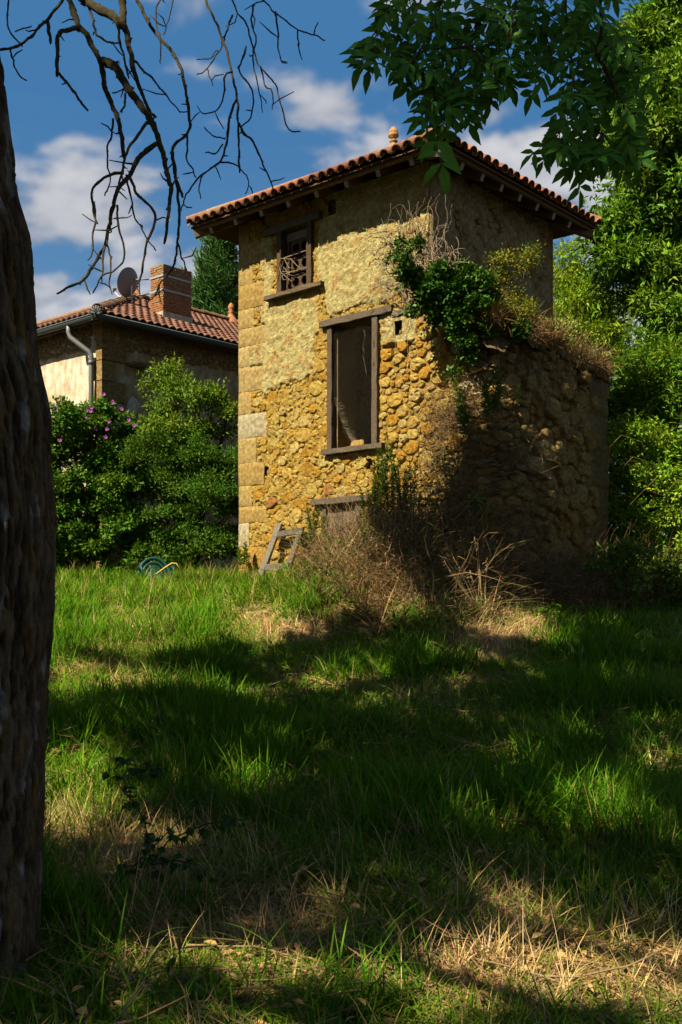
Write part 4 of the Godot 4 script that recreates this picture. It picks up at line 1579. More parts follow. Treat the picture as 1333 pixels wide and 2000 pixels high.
# ------------------------------------------------------------------ the old tree on the left with its dead branches
func old_tree() -> void:
	var t := thing("old_tree", "dark furrowed tree trunk with grey lichen patches and dead hanging branches", "tree", Vector3(-1.5, 0, -3.9))
	var ys := [[-0.4, 60], [0.0, 72], [0.35, 80], [0.75, 88], [1.1, 94], [1.55, 105], [1.75, 107], [2.2, 98], [2.6, 70], [2.9, 60], [3.2, 30], [3.55, 8], [4.2, -60], [5.0, -130]]
	var v := PackedVector3Array()
	var c := PackedColorArray()
	var idx := PackedInt32Array()
	var segs := 210
	var rows := 240
	var bk := FastNoiseLite.new()
	bk.noise_type = FastNoiseLite.TYPE_SIMPLEX_SMOOTH
	bk.frequency = 1.0
	bk.fractal_octaves = 3
	bk.seed = 40
	for j in rows + 1:
		var y := -0.4 + 5.2 * j / rows
		var e := 0.0
		for i in ys.size() - 1:
			if y >= ys[i][0] and y <= ys[i + 1][0]:
				e = lerpf(ys[i][1], ys[i + 1][1], smoothstep(0, 1, (y - ys[i][0]) / (ys[i + 1][0] - ys[i][0])))
		var r := 0.34 + 0.10 * exp(-maxf(y, 0.0) / 0.25)
		var right := (e - 677.5) / F * 3.88
		var cx := right - r - 0.012
		for i in segs + 1:
			var a := TAU * (i % segs) / segs
			var d := Vector3(cos(a), 0, sin(a))
			var warp := 0.6 * bk.get_noise_3d(d.x * 1.5, y * 1.2, d.z * 1.5)
			var f := absf(bk.get_noise_3d(d.x * 10.0 + warp, y * 1.15, d.z * 10.0 + warp))
			var f2 := absf(bk.get_noise_3d(d.x * 22.0 + 9.0, y * 5.0, d.z * 22.0))
			var w := 0.034 * sm(0.0, 0.17, f) + 0.014 * sm(0.0, 0.2, f2) - 0.032
			w += 0.018 * bk.get_noise_3d(d.x * 1.6, y * 1.3 + 20.0, d.z * 1.6)
			var col := Color(0.09, 0.058, 0.032).lerp(Color(0.27, 0.20, 0.125), sm(0.02, 0.3, f))
			var li := bk.get_noise_3d(d.x * 3.0 + 30.0, y * 2.6, d.z * 3.0)
			var li2 := bk.get_noise_3d(d.x * 4.5 + 60.0, y * 3.4, d.z * 4.5)
			col = col.lerp(Color(0.36, 0.21, 0.035), 0.7 * sm(0.18, 0.36, li2) * sm(0.05, 0.25, f))
			col = col.lerp(Color(0.52, 0.54, 0.52), 0.9 * sm(0.32, 0.38, li) * sm(0.0, 0.12, f))
			v.append(Vector3(cx + 1.5, y, 0.0) + d * (r + w) * Vector3(1, 1, 1))
			c.append(Color(col.r / 0.6, col.g / 0.6, col.b / 0.6))
	for j in rows:
		for i in segs:
			var a := j * (segs + 1) + i
			idx.append_array([a, a + 1, a + segs + 2, a, a + segs + 2, a + segs + 1])
	obj("trunk", grid_mesh(v, c, idx), M.bark, t)
	# the limb above the picture that carries the dead branches
	var o := t.position
	var limb := [Vector3(-1.80, 4.5, -3.9), Vector3(-1.6, 5.0, -3.8), Vector3(-1.1, 5.25, -3.6), Vector3(-0.5, 5.3, -3.45), Vector3(0.1, 5.2, -3.4), Vector3(0.5, 5.0, -3.3)]
	var lp := []
	for p in limb:
		lp.append(p - o)
	obj("limb", tube_mesh(lp, 0.16, 0.05, 10, Color(0.07, 0.055, 0.03)), M.bark, t)
	# dead branches, traced as [half-width at start, at end, depth at start, at end, points ...] in a picture of half size
	var br := [
		[14, 6, 3.5, 3.25, 265, -40, 300, 80, 350, 150, 400, 260, 420, 360, 455, 440, 480, 520, 487, 622],
		[13, 4, 3.38, 3.1, 402, 245, 440, 255, 470, 290, 520, 370, 580, 450, 620, 530, 640, 600, 660, 680, 675, 760, 665, 860, 650, 960],
		[15, 13, 3.6, 3.5, 310, -30, 350, 12, 400, 40, 440, 60, 490, 105],
		[9, 4, 3.5, 3.3, 488, 100, 505, 150, 520, 230, 545, 330, 580, 420, 600, 450, 618, 458],
		[13, 11, 3.55, 3.5, 484, -40, 487, 40, 489, 104],
		[7, 4, 3.7, 3.3, 530, -30, 580, 80, 630, 150, 690, 220, 720, 290, 740, 400, 750, 490, 740, 530, 690, 570, 680, 600, 690, 680, 722, 782],
		[8, 3.5, 3.2, 3.0, 622, 568, 560, 610, 510, 690, 470, 740, 450, 800, 430, 900, 415, 970, 390, 1010, 330, 1100, 280, 1130, 225, 1160],
		[5, 3, 3.2, 3.05, 578, 485, 545, 530, 510, 590, 490, 650, 480, 700, 470, 740],
		[5, 2.5, 3.1, 3.0, 488, 686, 440, 690, 400, 710, 365, 760, 368, 830, 390, 880],
		[4, 2, 3.08, 3.0, 370, 800, 375, 880, 368, 950, 362, 1010, 350, 1025],
		[4.5, 3, 3.1, 3.0, 510, 695, 545, 770, 610, 838, 605, 900, 580, 960, 565, 1040, 545, 1120],
		[3, 2, 3.1, 3.0, 500, 690, 520, 800, 545, 880, 590, 950, 618, 985],
		[5, 2.5, 3.3, 3.1, 684, 600, 698, 720, 706, 830, 703, 940, 690, 1040, 640, 1110, 600, 1180],
		[3, 2, 3.1, 3.0, 703, 940, 715, 1010, 728, 1040, 732, 1080],
		[3.5, 2, 3.05, 2.95, 462, 810, 470, 900, 488, 980, 485, 1040, 440, 1070, 400, 1090, 370, 1160],
		[4, 2, 3.05, 2.95, 415, 970, 405, 1060, 402, 1120],
		[3, 2, 3.05, 3.0, 420, 940, 440, 1040, 430, 1120, 445, 1160],
		[7, 5, 3.45, 3.3, 312, 112, 270, 118, 238, 130, 226, 170, 226, 270, 225, 300],
		[4.5, 3.5, 3.3, 3.2, 226, 285, 265, 325, 300, 375, 346, 436],
		[6, 4, 3.6, 3.3, 258, -20, 235, 20, 200, 60, 170, 95, 120, 145, 70, 182, 0, 196, -60, 200],
		[6, 4, 3.5, 3.45, 188, 82, 193, 120, 198, 172],
		[4, 2.5, 3.5, 3.4, 34, -30, 32, 60, 36, 110, 60, 150, 92, 184],
		[3, 2, 3.4, 3.3, 42, 192, 55, 250, 75, 295, 106, 316],
		[2, 2, 3.4, 3.4, 60, 125, 90, 112, 128, 104],
		[5.5, 3, 3.7, 3.4, 795, -40, 820, 20, 850, 80, 890, 190, 920, 300, 938, 400, 940, 520, 946, 682],
		[4.5, 2, 3.8, 3.5, 905, -30, 940, 50, 970, 90, 1000, 190, 1030, 270, 1080, 320, 1098, 370, 1110, 415, 1140, 510, 1188, 520],
		[4, 2, 3.8, 3.6, 960, -30, 1050, 10, 1085, 50, 1180, 120, 1245, 138, 1280, 160],
		[2, 1.5, 3.6, 3.6, 1240, 136, 1250, 110, 1256, 84],
		[2.5, 1.5, 3.65, 3.6, 1178, 120, 1180, 180, 1194, 235],
		[3, 1.5, 3.7, 3.6, 1086, 50, 1098, 130, 1100, 200, 1112, 240, 1134, 248],
		[4, 2, 3.4, 3.3, 944, 490, 970, 530, 1000, 560, 1040, 650, 1065, 710, 1080, 765],
		[2, 1.5, 3.3, 3.3, 1068, 716, 1100, 712, 1122, 700],
		[4, 2, 3.45, 3.2, 938, 395, 905, 470, 895, 560, 865, 640, 800, 690, 740, 765, 716, 832],
		[2.5, 1.5, 3.25, 3.2, 800, 690, 788, 740, 795, 786],
		[3, 1.5, 3.45, 3.3, 918, 285, 890, 300, 880, 390, 845, 440, 800, 448, 778, 418],
		[3, 2, 3.5, 3.4, 975, 185, 945, 270, 980, 330, 1002, 380, 988, 460, 950, 505],
		[3, 1.5, 3.7, 3.5, 1003, 20, 992, 80, 1010, 160, 1000, 240, 1020, 340, 1036, 445],
		[2.5, 1.5, 3.6, 3.5, 1030, 265, 1050, 340, 1074, 360, 1076, 432],
		[2.5, 1.5, 3.3, 3.2, 868, 640, 930, 650, 960, 680, 985, 715, 970, 770],
		[2.5, 1.5, 3.3, 3.2, 892, 545, 850, 540, 822, 520, 806, 500],
		[2.5, 1.5, 3.3, 3.2, 880, 570, 855, 600, 825, 602, 806, 600],
		[4, 2.5, 3.6, 3.4, 352, 20, 368, 80, 382, 130, 420, 165, 470, 168],
		[3, 2, 3.6, 3.5, 645, -30, 618, 40, 620, 110, 632, 150, 632, 250],
		[3, 2, 3.6, 3.5, 690, -30, 670, 60, 645, 140],
		[3.5, 2, 3.4, 3.2, 530, 240, 600, 310, 655, 375, 710, 445],
		[3, 2, 3.3, 3.2, 742, 530, 738, 620, 760, 670, 776, 700],
		[3, 1.5, 3.7, 3.5, 918, 60, 900, 110, 870, 190, 820, 270, 782, 292],
		[2, 1.5, 3.6, 3.5, 862, 200, 820, 235, 776, 234],
		[2, 1.5, 3.6, 3.5, 818, 270, 830, 310, 842, 336],
		[4, 2.5, 3.5, 3.3, 470, 110, 480, 190, 500, 270, 510, 310],
		[2.5, 2, 3.4, 3.3, 505, 340, 470, 360, 448, 372],
		[3.5, 2, 3.3, 3.2, 498, 370, 490, 420, 480, 445],
		[3.5, 2, 3.25, 3.15, 448, 470, 440, 540, 425, 580, 428, 660, 436, 720, 415, 775],
		[2.5, 1.5, 3.05, 3.0, 466, 862, 500, 860, 520, 845],
		[3, 2, 3.05, 3.0, 330, 1100, 345, 1130, 356, 1160]]
	var dark := Color(0.062, 0.050, 0.022)
	for b in br:
		var pts := PackedVector3Array()
		var n: int = (b.size() - 4) / 2
		for i in n:
			pts.append(at(b[4 + 2 * i] * 0.495, b[5 + 2 * i] * 0.495, lerpf(b[2], b[3], float(i) / (n - 1))))
		if b[5] < 0:          # leads up to the limb above
			var best := Vector3.ZERO
			for i in limb.size() - 1:
				for q in 8:
					var s: Vector3 = limb[i].lerp(limb[i + 1], q / 8.0)
					if best == Vector3.ZERO or s.distance_to(pts[0]) < best.distance_to(pts[0]):
						best = s
			var up := pts[0] + (pts[0] - pts[1]).normalized() * 0.35
			pts.insert(0, up)
			pts.insert(0, up.lerp(best, 0.6) + Vector3(0, 0.05, 0))
			pts.insert(0, best)
		var cv := Curve3D.new()
		for i in pts.size():
			var tn := (pts[mini(i + 1, pts.size() - 1)] - pts[maxi(i - 1, 0)]) * 0.18
			cv.add_point(pts[i] - o, -tn, tn)
		cv.bake_interval = 0.02
		var bp := cv.get_baked_points()
		var m := MB.new()
		var rr := PackedFloat32Array()
		var r0: float = b[0] * 0.495 / F * b[2]
		var r1: float = b[1] * 0.495 / F * b[3]
		var jag := PackedVector3Array()
		for i in bp.size():
			var k := float(i) / maxf(1.0, bp.size() - 1)
			rr.append(lerpf(r0, r1, k) * (1.0 + 0.22 * fine.get_noise_1d(i * 0.31 + b[4])) * (0.75 if i == bp.size() - 1 else 1.0) * 1.32)
			jag.append(bp[i] + Vector3(fine.get_noise_1d(i * 0.17 + b[4]), fine.get_noise_1d(i * 0.17 + 90.0 + b[4]), fine.get_noise_1d(i * 0.17 + 190.0)) * 0.006)
		m.tube(jag, rr, 8, dark, 0.16, rng)
		# lichen tufts, knots and spurs
		for k in int(bp.size() * 0.42):
			var i := rng.randi() % bp.size()
			var d := Vector3(R(-1, 1), R(-1, 1), R(-1, 1)).normalized()
			var s := rr[i] * R(0.35, 0.8) + 0.0012
			var p := jag[i] + d * rr[i] * 0.85
			var col := dark.lerp(Color(0.11, 0.10, 0.035), rng.randf())
			for q in 3:
				var a := Vector3(R(-1, 1), R(-1, 1), R(-1, 1)) * s
				m.tri(p + a, p + d * s * 1.3, p + a.cross(d) * 1.1, col)
		if bp.size() > 12:
			for k in int(bp.size() * 0.05) + 1:
				var i := 4 + rng.randi() % (bp.size() - 4)
				var d := Vector3(R(-1, 1), R(-1.0, 0.5), R(-0.6, 0.6)).normalized()
				var l := R(0.015, 0.07)
				m.tube(PackedVector3Array([jag[i], jag[i] + d * l * 0.5, jag[i] + (d + Vector3(R(-0.4, 0.4), R(-0.4, 0.4), 0)) * l]), PackedFloat32Array([minf(rr[i] * 0.6, 0.004), 0.0026, 0.0015]), 5, dark, 0.2, rng)
		obj("branch", m.done(true), M.twig, t)


# ------------------------------------------------------------------ trees
func far_trees() -> void:
	var g1 := Color(0.045, 0.125, 0.009)
	var g2 := Color(0.115, 0.205, 0.016)
	var big := cluster(14, Vector3(0.24, 0.16, 0.24), 0.15, 0.055, g1, g2, -0.2)
	var specs := [
		["ash_tree", "tall leafy green tree filling the upper right edge", 20.5, [[1300, 40, 90], [1340, 130, 110], [1250, 120, 62], [1285, 190, 90], [1215, 185, 40], [1228, 255, 55], [1300, 300, 100], [1235, 320, 34], [1345, 400, 110], [1262, 400, 66], [1205, 420, 40], [1290, 480, 100], [1215, 490, 55], [1180, 440, 24], [1245, 545, 70], [1320, 570, 90], [1400, 100, 160], [1420, 330, 170], [1400, 560, 170]], 1400, 0.42, 0.30, g1, g2, 470],
		["young_tree", "small yellow-green tree behind the right corner of the tower", 27.0, [[1112, 520, 42], [1100, 570, 46], [1145, 560, 40], [1125, 620, 66], [1180, 590, 48], [1205, 630, 44], [1170, 670, 60], [1100, 680, 50]], 1150, 0.40, 0.16, Color(0.12, 0.22, 0.012), Color(0.20, 0.285, 0.02), 520],
		["willow_tree", "mid green feathery tree with sky showing through above the annex", 19.0, [[1320, 690, 76], [1255, 730, 56], [1225, 700, 24], [1300, 770, 72], [1225, 770, 48], [1370, 760, 100], [1270, 830, 74], [1340, 850, 80], [1215, 830, 40]], 1380, 0.24, 0.16, Color(0.055, 0.14, 0.010), Color(0.12, 0.21, 0.016), 330],
		["dark_tree", "dark tree in the gap below the yellow-green tree", 31.0, [[1255, 700, 30], [1235, 745, 44], [1290, 740, 60], [1200, 700, 36], [1350, 720, 90], [1200, 770, 50], [1130, 740, 60], [1280, 820, 80]], 1290, 0.5, 0.2, Color(0.035, 0.085, 0.010), Color(0.06, 0.115, 0.014), 420]]
	for s in specs:
		var d: float = s[2]
		var lobes := lobes_px(s[3], d, 1.0)
		var bx: float = (s[4] - 666.5) / F * d
		var base := Vector3(bx, ground(bx, -d) - 0.1, -d)
		var t := thing(s[0], s[1], "tree", base)
		limb_tree(t, base, lobes, s[6], Color(0.10, 0.08, 0.055))
		var xf: Array[Transform3D] = []
		var cols := PackedColorArray()
		cols = fill(xf, cols, lobes, s[9], s[5], 0.6, 1.5, 0.85, 0.55, 1.4)
		for i in xf.size():
			xf[i].origin -= base
		var mesh := big
		if s[0] != "ash_tree":
			mesh = cluster(13, Vector3(0.2, 0.16, 0.2), 0.12, 0.035, s[7], s[8], 0.0)
		scatter("crown", mesh, M.leaf, xf, cols, t)
	# conifer between the chimney and the tower
	var d := 36.0
	var foot := at(425, 1080, d)
	var con := thing("conifer_tree", "dark green conifer with upswept sprays between chimney and tower", "tree", foot)
	var spray := MB.new()
	for i in 34:
		var p := Vector3(R(-0.1, 0.1), R(-0.06, 0.06), R(0.0, 0.7))
		leaf(spray, p, Vector3(R(-0.8, 0.8), R(-0.2, 0.6), R(0.2, 1.0)).normalized(), Vector3(R(-1, 1), 1, 0), R(0.12, 0.26), 0.05, Color(0.03, 0.085, 0.02).lerp(Color(0.06, 0.12, 0.025), rng.randf()))
	var sm_ := spray.done()
	for pass_ in 2:
		var xf: Array[Transform3D] = []
		var cols := PackedColorArray()
		var cx := at(432 if pass_ == 0 else 392, 1080, d).x - foot.x
		var hh := (1107.0 - (478.0 if pass_ == 0 else 575.0)) / F * d - (1107.0 - 1080.0) / F * d
		var y0 := 3.5
		for i in (640 if pass_ == 0 else 260):
			var k := pow(rng.randf(), 0.8)
			var y := lerpf(y0, hh, k)
			var rmax := lerpf(1.55 if pass_ == 0 else 0.9, 0.10, pow(k, 1.15)) * (0.85 + 0.9 * fine.get_noise_2d(y * 2.3 + pass_ * 9.0, floor(y * 1.6) * 3.7))
			var a := R(0, TAU)
			# branches in whorls so that the outline is ragged
			a = lerpf(a, floor(a / 0.55) * 0.55 + floor(y * 1.7) * 1.3, 0.7)
			var rr := rmax * sqrt(rng.randf())
			var out := Vector3(cos(a), 0, sin(a))
			var dir := (out + Vector3(0, 0.55 + k * 0.8, 0)).normalized()
			var x := Vector3.UP.cross(dir).normalized()
			xf.append(Transform3D(Basis(x, dir.cross(x), dir).scaled(Vector3.ONE * R(0.8, 1.5)), Vector3(cx, y, 0) + out * rr * 0.8 + Vector3(0, rr * 0.25, 0)))
			cols.append(tone(0.75, 1.25))
		scatter("crown", sm_, M.needle, xf, cols, con)
		obj("trunk", tube_mesh([Vector3(cx, -1, 0), Vector3(cx + 0.05, 3.5, 0), Vector3(cx, 7, 0), Vector3(cx, hh - 0.3, 0)], 0.26, 0.03, 8, Color(0.08, 0.055, 0.04)), M.bark, con)


func left_bushes() -> void:
	var m1 := cluster(14, Vector3(0.13, 0.10, 0.13), 0.075, 0.05, Color(0.04, 0.11, 0.010), Color(0.08, 0.16, 0.014), 0.3)
	var m2 := cluster(14, Vector3(0.13, 0.09, 0.13), 0.07, 0.032, Color(0.03, 0.085, 0.008), Color(0.07, 0.135, 0.013), 0.5)
	var m3 := cluster(12, Vector3(0.14, 0.1, 0.14), 0.085, 0.04, Color(0.065, 0.135, 0.012), Color(0.12, 0.19, 0.018), 0.6)
	var specs := [
		["hibiscus_bush", "broad green bush with purple flowers below the house downpipe", 18.2, [[135, 815, 40], [185, 822, 46], [235, 850, 36], [110, 870, 44], [165, 890, 56], [225, 905, 48], [125, 950, 56], [190, 965, 62], [235, 960, 40], [120, 1040, 60], [180, 1050, 60], [235, 1030, 44], [70, 900, 60], [60, 1000, 70], [115, 1085, 40], [100, 1030, 50], [280, 1085, 30]], 165, m1, 1100],
		["evergreen_shrub", "large dark green shrub in front of the house wall beside the tower", 18.0, [[290, 880, 40], [330, 905, 52], [395, 890, 44], [440, 905, 40], [280, 960, 56], [345, 975, 62], [415, 965, 58], [455, 985, 34], [270, 1050, 60], [340, 1060, 60], [410, 1055, 62], [455, 1060, 40]], 350, m2, 1100],
		["open_shrub", "lighter green open-branched shrub rising above the dark shrub", 18.6, [[330, 728, 30], [300, 750, 20], [352, 752, 30], [385, 770, 30], [420, 782, 32], [452, 800, 26], [315, 795, 22], [350, 815, 30], [400, 830, 26], [330, 845, 34], [440, 840, 20], [290, 835, 24], [375, 855, 30]], 378, m3, 760]]
	for s in specs:
		var d: float = s[2]
		var lobes := lobes_px(s[3], d, 0.55)
		var bx: float = (s[4] - 666.5) / F * d
		var base := Vector3(bx, ground(bx, -d) - 0.05, -d)
		var t := thing(s[0], s[1], "shrub", base)
		for l in lobes:
			var b: Vector3 = l[0] - base
			var m := Vector3(b.x * 0.35 + R(-0.1, 0.1), b.y * 0.5, b.z * 0.35)
			obj("stem", tube_mesh([Vector3(R(-0.1, 0.1), -0.1, 0), m * 0.5, m, m.lerp(b, 0.6) + Vector3(R(-0.08, 0.08), 0, 0), b + Vector3(0, l[1] * 0.5, 0)], 0.04, 0.008, 6, Color(0.10, 0.075, 0.045)), M.bark, t)
		var xf: Array[Transform3D] = []
		var cols := PackedColorArray()
		cols = fill(xf, cols, lobes, s[6], 0.17, 0.7, 1.25)
		for i in xf.size():
			xf[i].origin -= base
		scatter("foliage", s[5], M.leaf, xf, cols, t)
		if s[0] == "hibiscus_bush":
			for p in [[204, 768], [220, 786], [118, 808], [105, 830], [132, 793], [176, 806], [182, 795], [170, 806], [210, 838], [206, 853], [212, 825], [96, 815], [168, 815], [262, 832], [252, 822], [188, 840], [120, 862], [150, 800], [237, 800], [110, 795]]:
				var f := MB.new()
				var q := at(p[0] + R(-3, 3), p[1] + R(-3, 3), d - 0.62) - base
				for k in 5:
					var a := TAU * k / 5 + R(0, 0.4)
					var dir := Vector3(cos(a), sin(a), R(0.2, 0.6)).normalized()
					leaf(f, q, dir, Vector3(0, 0, 1), R(0.034, 0.048), 0.04, Color(0.26, 0.06, 0.27).lerp(Color(0.36, 0.10, 0.36), rng.randf()), 1)
				obj("flower", f.done(), M.petal, t)


func right_bushes() -> void:
	var m1 := cluster(14, Vector3(0.14, 0.11, 0.14), 0.075, 0.042, Color(0.08, 0.18, 0.010), Color(0.165, 0.25, 0.018), 0.2)
	var m2 := cluster(12, Vector3(0.14, 0.11, 0.14), 0.085, 0.05, Color(0.05, 0.105, 0.013), Color(0.09, 0.145, 0.02), 0.2)
	var specs := [
		["bramble_bush", "sunlit yellow-green bramble bush beside the annex's right corner", 16.2, [[1225, 860, 44], [1270, 880, 56], [1320, 900, 60], [1215, 920, 36], [1255, 940, 52], [1310, 970, 62], [1222, 985, 40], [1275, 1010, 56], [1330, 1050, 60], [1245, 1045, 40], [1300, 1090, 50], [1380, 960, 90], [1400, 1060, 90]], 1290, m1, 1000],
		["hazel_bush", "mid green bush filling the gap right behind the annex corner", 18.5, [[1205, 800, 40], [1200, 870, 40], [1195, 930, 40], [1205, 990, 44], [1195, 1050, 44], [1210, 1100, 44], [1160, 1060, 40], [1165, 960, 40], [1240, 1080, 50]], 1205, m2, 800],
		["shaded_bush", "low dark bush at the shaded foot of the annex", 13.6, [[1225, 1085, 40], [1180, 1105, 36], [1270, 1125, 46], [1215, 1145, 44], [1320, 1150, 50], [1160, 1150, 34], [1110, 1130, 26]], 1230, m2, 700]]
	for s in specs:
		var d: float = s[2]
		var lobes := lobes_px(s[3], d, 0.5)
		var bx: float = (s[4] - 666.5) / F * d
		var base := Vector3(bx, ground(bx, -d) - 0.05, -d)
		var t := thing(s[0], s[1], "shrub", base)
		for l in lobes:
			var b: Vector3 = l[0] - base
			obj("stem", tube_mesh([Vector3(b.x * 0.5, -0.1, b.z * 0.5), Vector3(b.x * 0.7, b.y * 0.5, b.z * 0.7), b, b + Vector3(R(-0.3, 0.3), l[1] * 0.7, R(-0.1, 0.3))], 0.018, 0.005, 5, Color(0.13, 0.085, 0.05)), M.twig, t)
		var xf: Array[Transform3D] = []
		var cols := PackedColorArray()
		cols = fill(xf, cols, lobes, s[6], 0.2, 0.7, 1.3, 0.85, 0.65, 1.35)
		for i in xf.size():
			xf[i].origin -= base
		scatter("foliage", s[5], M.leaf, xf, cols, t)
	# arching canes of the bramble
	var bb := get_node("bramble_bush")
	for k in 7:
		var p: Vector3 = at(R(1200, 1330), R(850, 1000), 15.6) - bb.position
		obj("cane", tube_mesh([p + Vector3(0.5, -0.5, 0), p + Vector3(0.25, 0.0, 0.1), p + Vector3(-0.1, 0.1, 0.2), p + Vector3(-0.35, -0.15, 0.25)], 0.009, 0.004, 5, Color(0.2, 0.16, 0.05)), M.twig, bb)


# patches of sun on the grass, as they lie in the photograph
const SUNNY := [[290, 1200, 300, 105], [120, 1320, 60, 70], [270, 1345, 140, 30], [485, 1372, 70, 26], [640, 1345, 80, 24], [175, 1560, 120, 100], [320, 1655, 90, 28], [520, 1545, 70, 36], [1010, 1500, 55, 46], [1200, 1615, 120, 50], [1290, 1505, 50, 46], [1010, 1790, 46, 46], [1140, 1920, 300, 80], [830, 1935, 130, 50], [470, 1890, 130, 42], [300, 1950, 60, 26], [1000, 1222, 110, 34], [1100, 1262, 60, 20], [540, 1235, 90, 28], [755, 1330, 60, 14], [745, 1385, 55, 14], [1150, 1440, 60, 12], [640, 1120, 130, 100], [790, 1190, 60, 60], [860, 1290, 40, 14], [960, 1630, 50, 20], [1320, 1720, 60, 18]]
func sunny(p: Vector3) -> float:
	var q := to_px(p)
	var n := 0.28 * fine.get_noise_2d(p.x * 1.1, p.z * 1.1)
	var best := 0.0
	for s in SUNNY:
		var a: float = (q.x - s[0]) / s[2]
		var b: float = (q.y - s[1]) / s[3]
		best = maxf(best, 1.0 - sm(0.85, 1.15, sqrt(a * a + b * b) + n))
	return best

func canopy() -> void:
	var base := Vector3(-4.9, 0.0, -1.2)
	var t := thing("shade_tree", "leafy tree outside the left edge whose shade dapples the grass", "tree", base)
	var m := cluster(13, Vector3(0.2, 0.13, 0.2), 0.17, 0.085, Color(0.05, 0.10, 0.014), Color(0.09, 0.14, 0.02), 0.0)
	var xf: Array[Transform3D] = []
	var cols := PackedColorArray()
	var ends := []
	var n := 0
	while n < 13000:
		var d := R(2.0, 14.2)
		var x := R(-0.42 * d - 0.6, 0.42 * d + 1.4)
		var g := Vector3(x, ground(x, -d), -d)
		var q := to_px(g)
		n += 1
		if q.y < 1120 or (q.y < 1180 and q.x < 700):
			continue
		if rng.randf() < sunny(g):
			continue
		if fine.get_noise_2d(x * 1.9 + 44.0, d * 1.9) > lerpf(0.17, 0.34, sm(1500.0, 1700.0, q.y)):
			continue
		var k := 8.6 + 1.6 * fine.get_noise_2d(x * 0.5, d * 0.5) + R(-0.6, 0.6)
		var p := g + S * k
		while p.z < -0.3 and (p.y - 1.65 - 0.35) / -p.z < 0.585 and (p.x + 0.4) / -p.z > -0.36:
			k += 0.2
			p = g + S * k
		xf.append(Transform3D(any_basis(R(0.8, 1.2) * clampf(d / 8.0, 0.36, 1.0), 0.9), p - base))
		cols.append(tone(0.8, 1.2))
		if n % 400 == 0:
			ends.append(p - base)
	n = 0
	while n < 1500:          # the shade that lies on the ruined corner and its weeds
		var px := R(800, 1040)
		var py := R(790, 1160)
		n += 1
		if py < 950.0 - (px - 800.0) * 0.5 + 40.0 * fine.get_noise_2d(px * 0.02, py * 0.02):
			continue
		var g := at(px, py, 13.3 - (py - 900.0) * 0.002)
		if n % 3 == 0:
			g = at(R(1040, 1340), R(1070, 1210), R(12.0, 13.5))
		var p := g + S * R(11.0, 12.5)
		xf.append(Transform3D(any_basis(R(0.7, 1.1), 0.9), p - base))
		cols.append(tone(0.8, 1.2))
	scatter("crown", m, M.leaf, xf, cols, t)
	obj("trunk", tube_mesh([Vector3(0, -0.3, 0), Vector3(0.05, 1.5, 0), Vector3(0.0, 3.5, -0.1), Vector3(0.3, 5.6, -0.2), Vector3(0.6, 7.0, -0.3)], 0.34, 0.16, 14, Color(0.08, 0.06, 0.04)), M.bark, t)
	for p in ends:
		var a := Vector3(0.2, R(4.0, 6.5), -0.2)
		obj("limb", tube_mesh([a, a.lerp(p, 0.4) + Vector3(0, 0.4, 0), a.lerp(p, 0.75) + Vector3(0, 0.3, 0), p], 0.08, 0.015, 7, Color(0.08, 0.06, 0.04)), M.bark, t)


# ------------------------------------------------------------------ ash branch overhead
func ash_leaf(l: float, pairs: int, ll: float) -> ArrayMesh:
	# a pinnate leaf along -Y (hanging), leaflets in pairs and one at the tip
	var m := MB.new()
	var g := Color(0.036, 0.115, 0.012).lerp(Color(0.085, 0.20, 0.018), rng.randf())
	var pts := PackedVector3Array()
	var rr := PackedFloat32Array()
	var bend := R(-0.25, 0.25)
	for i in 7:
		var k := i / 6.0
		pts.append(Vector3(bend * k * k * l, -l * k, 0.12 * l * k * k))
		rr.append(lerpf(0.0022, 0.001, k))
	m.tube(pts, rr, 4, Color(0.09, 0.11, 0.03))
	for q in pairs:
		var k := 0.28 + 0.66 * q / maxf(1, pairs - 1)
		var p := Vector3(bend * k * k * l, -l * k, 0.12 * l * k * k)
		for s in [-1.0, 1.0]:
			var dir := Vector3(s * R(0.75, 1.0), R(-0.85, -0.35), R(-0.3, 0.35)).normalized()
			leaf(m, p, dir, Vector3(R(-0.35, 0.35), R(0.0, 0.5), 1.0), ll * R(0.8, 1.12) * (0.82 if q == 0 else 1.0), ll * R(0.34, 0.42), g.lerp(Color(0.07, 0.18, 0.02), rng.randf() * 0.5), 1)
	leaf(m, pts[6], Vector3(bend, -1, R(-0.2, 0.3)).normalized(), Vector3(R(-0.4, 0.4), 0, 1), ll * 1.1, ll * 0.4, g, 1)
	return m.done()

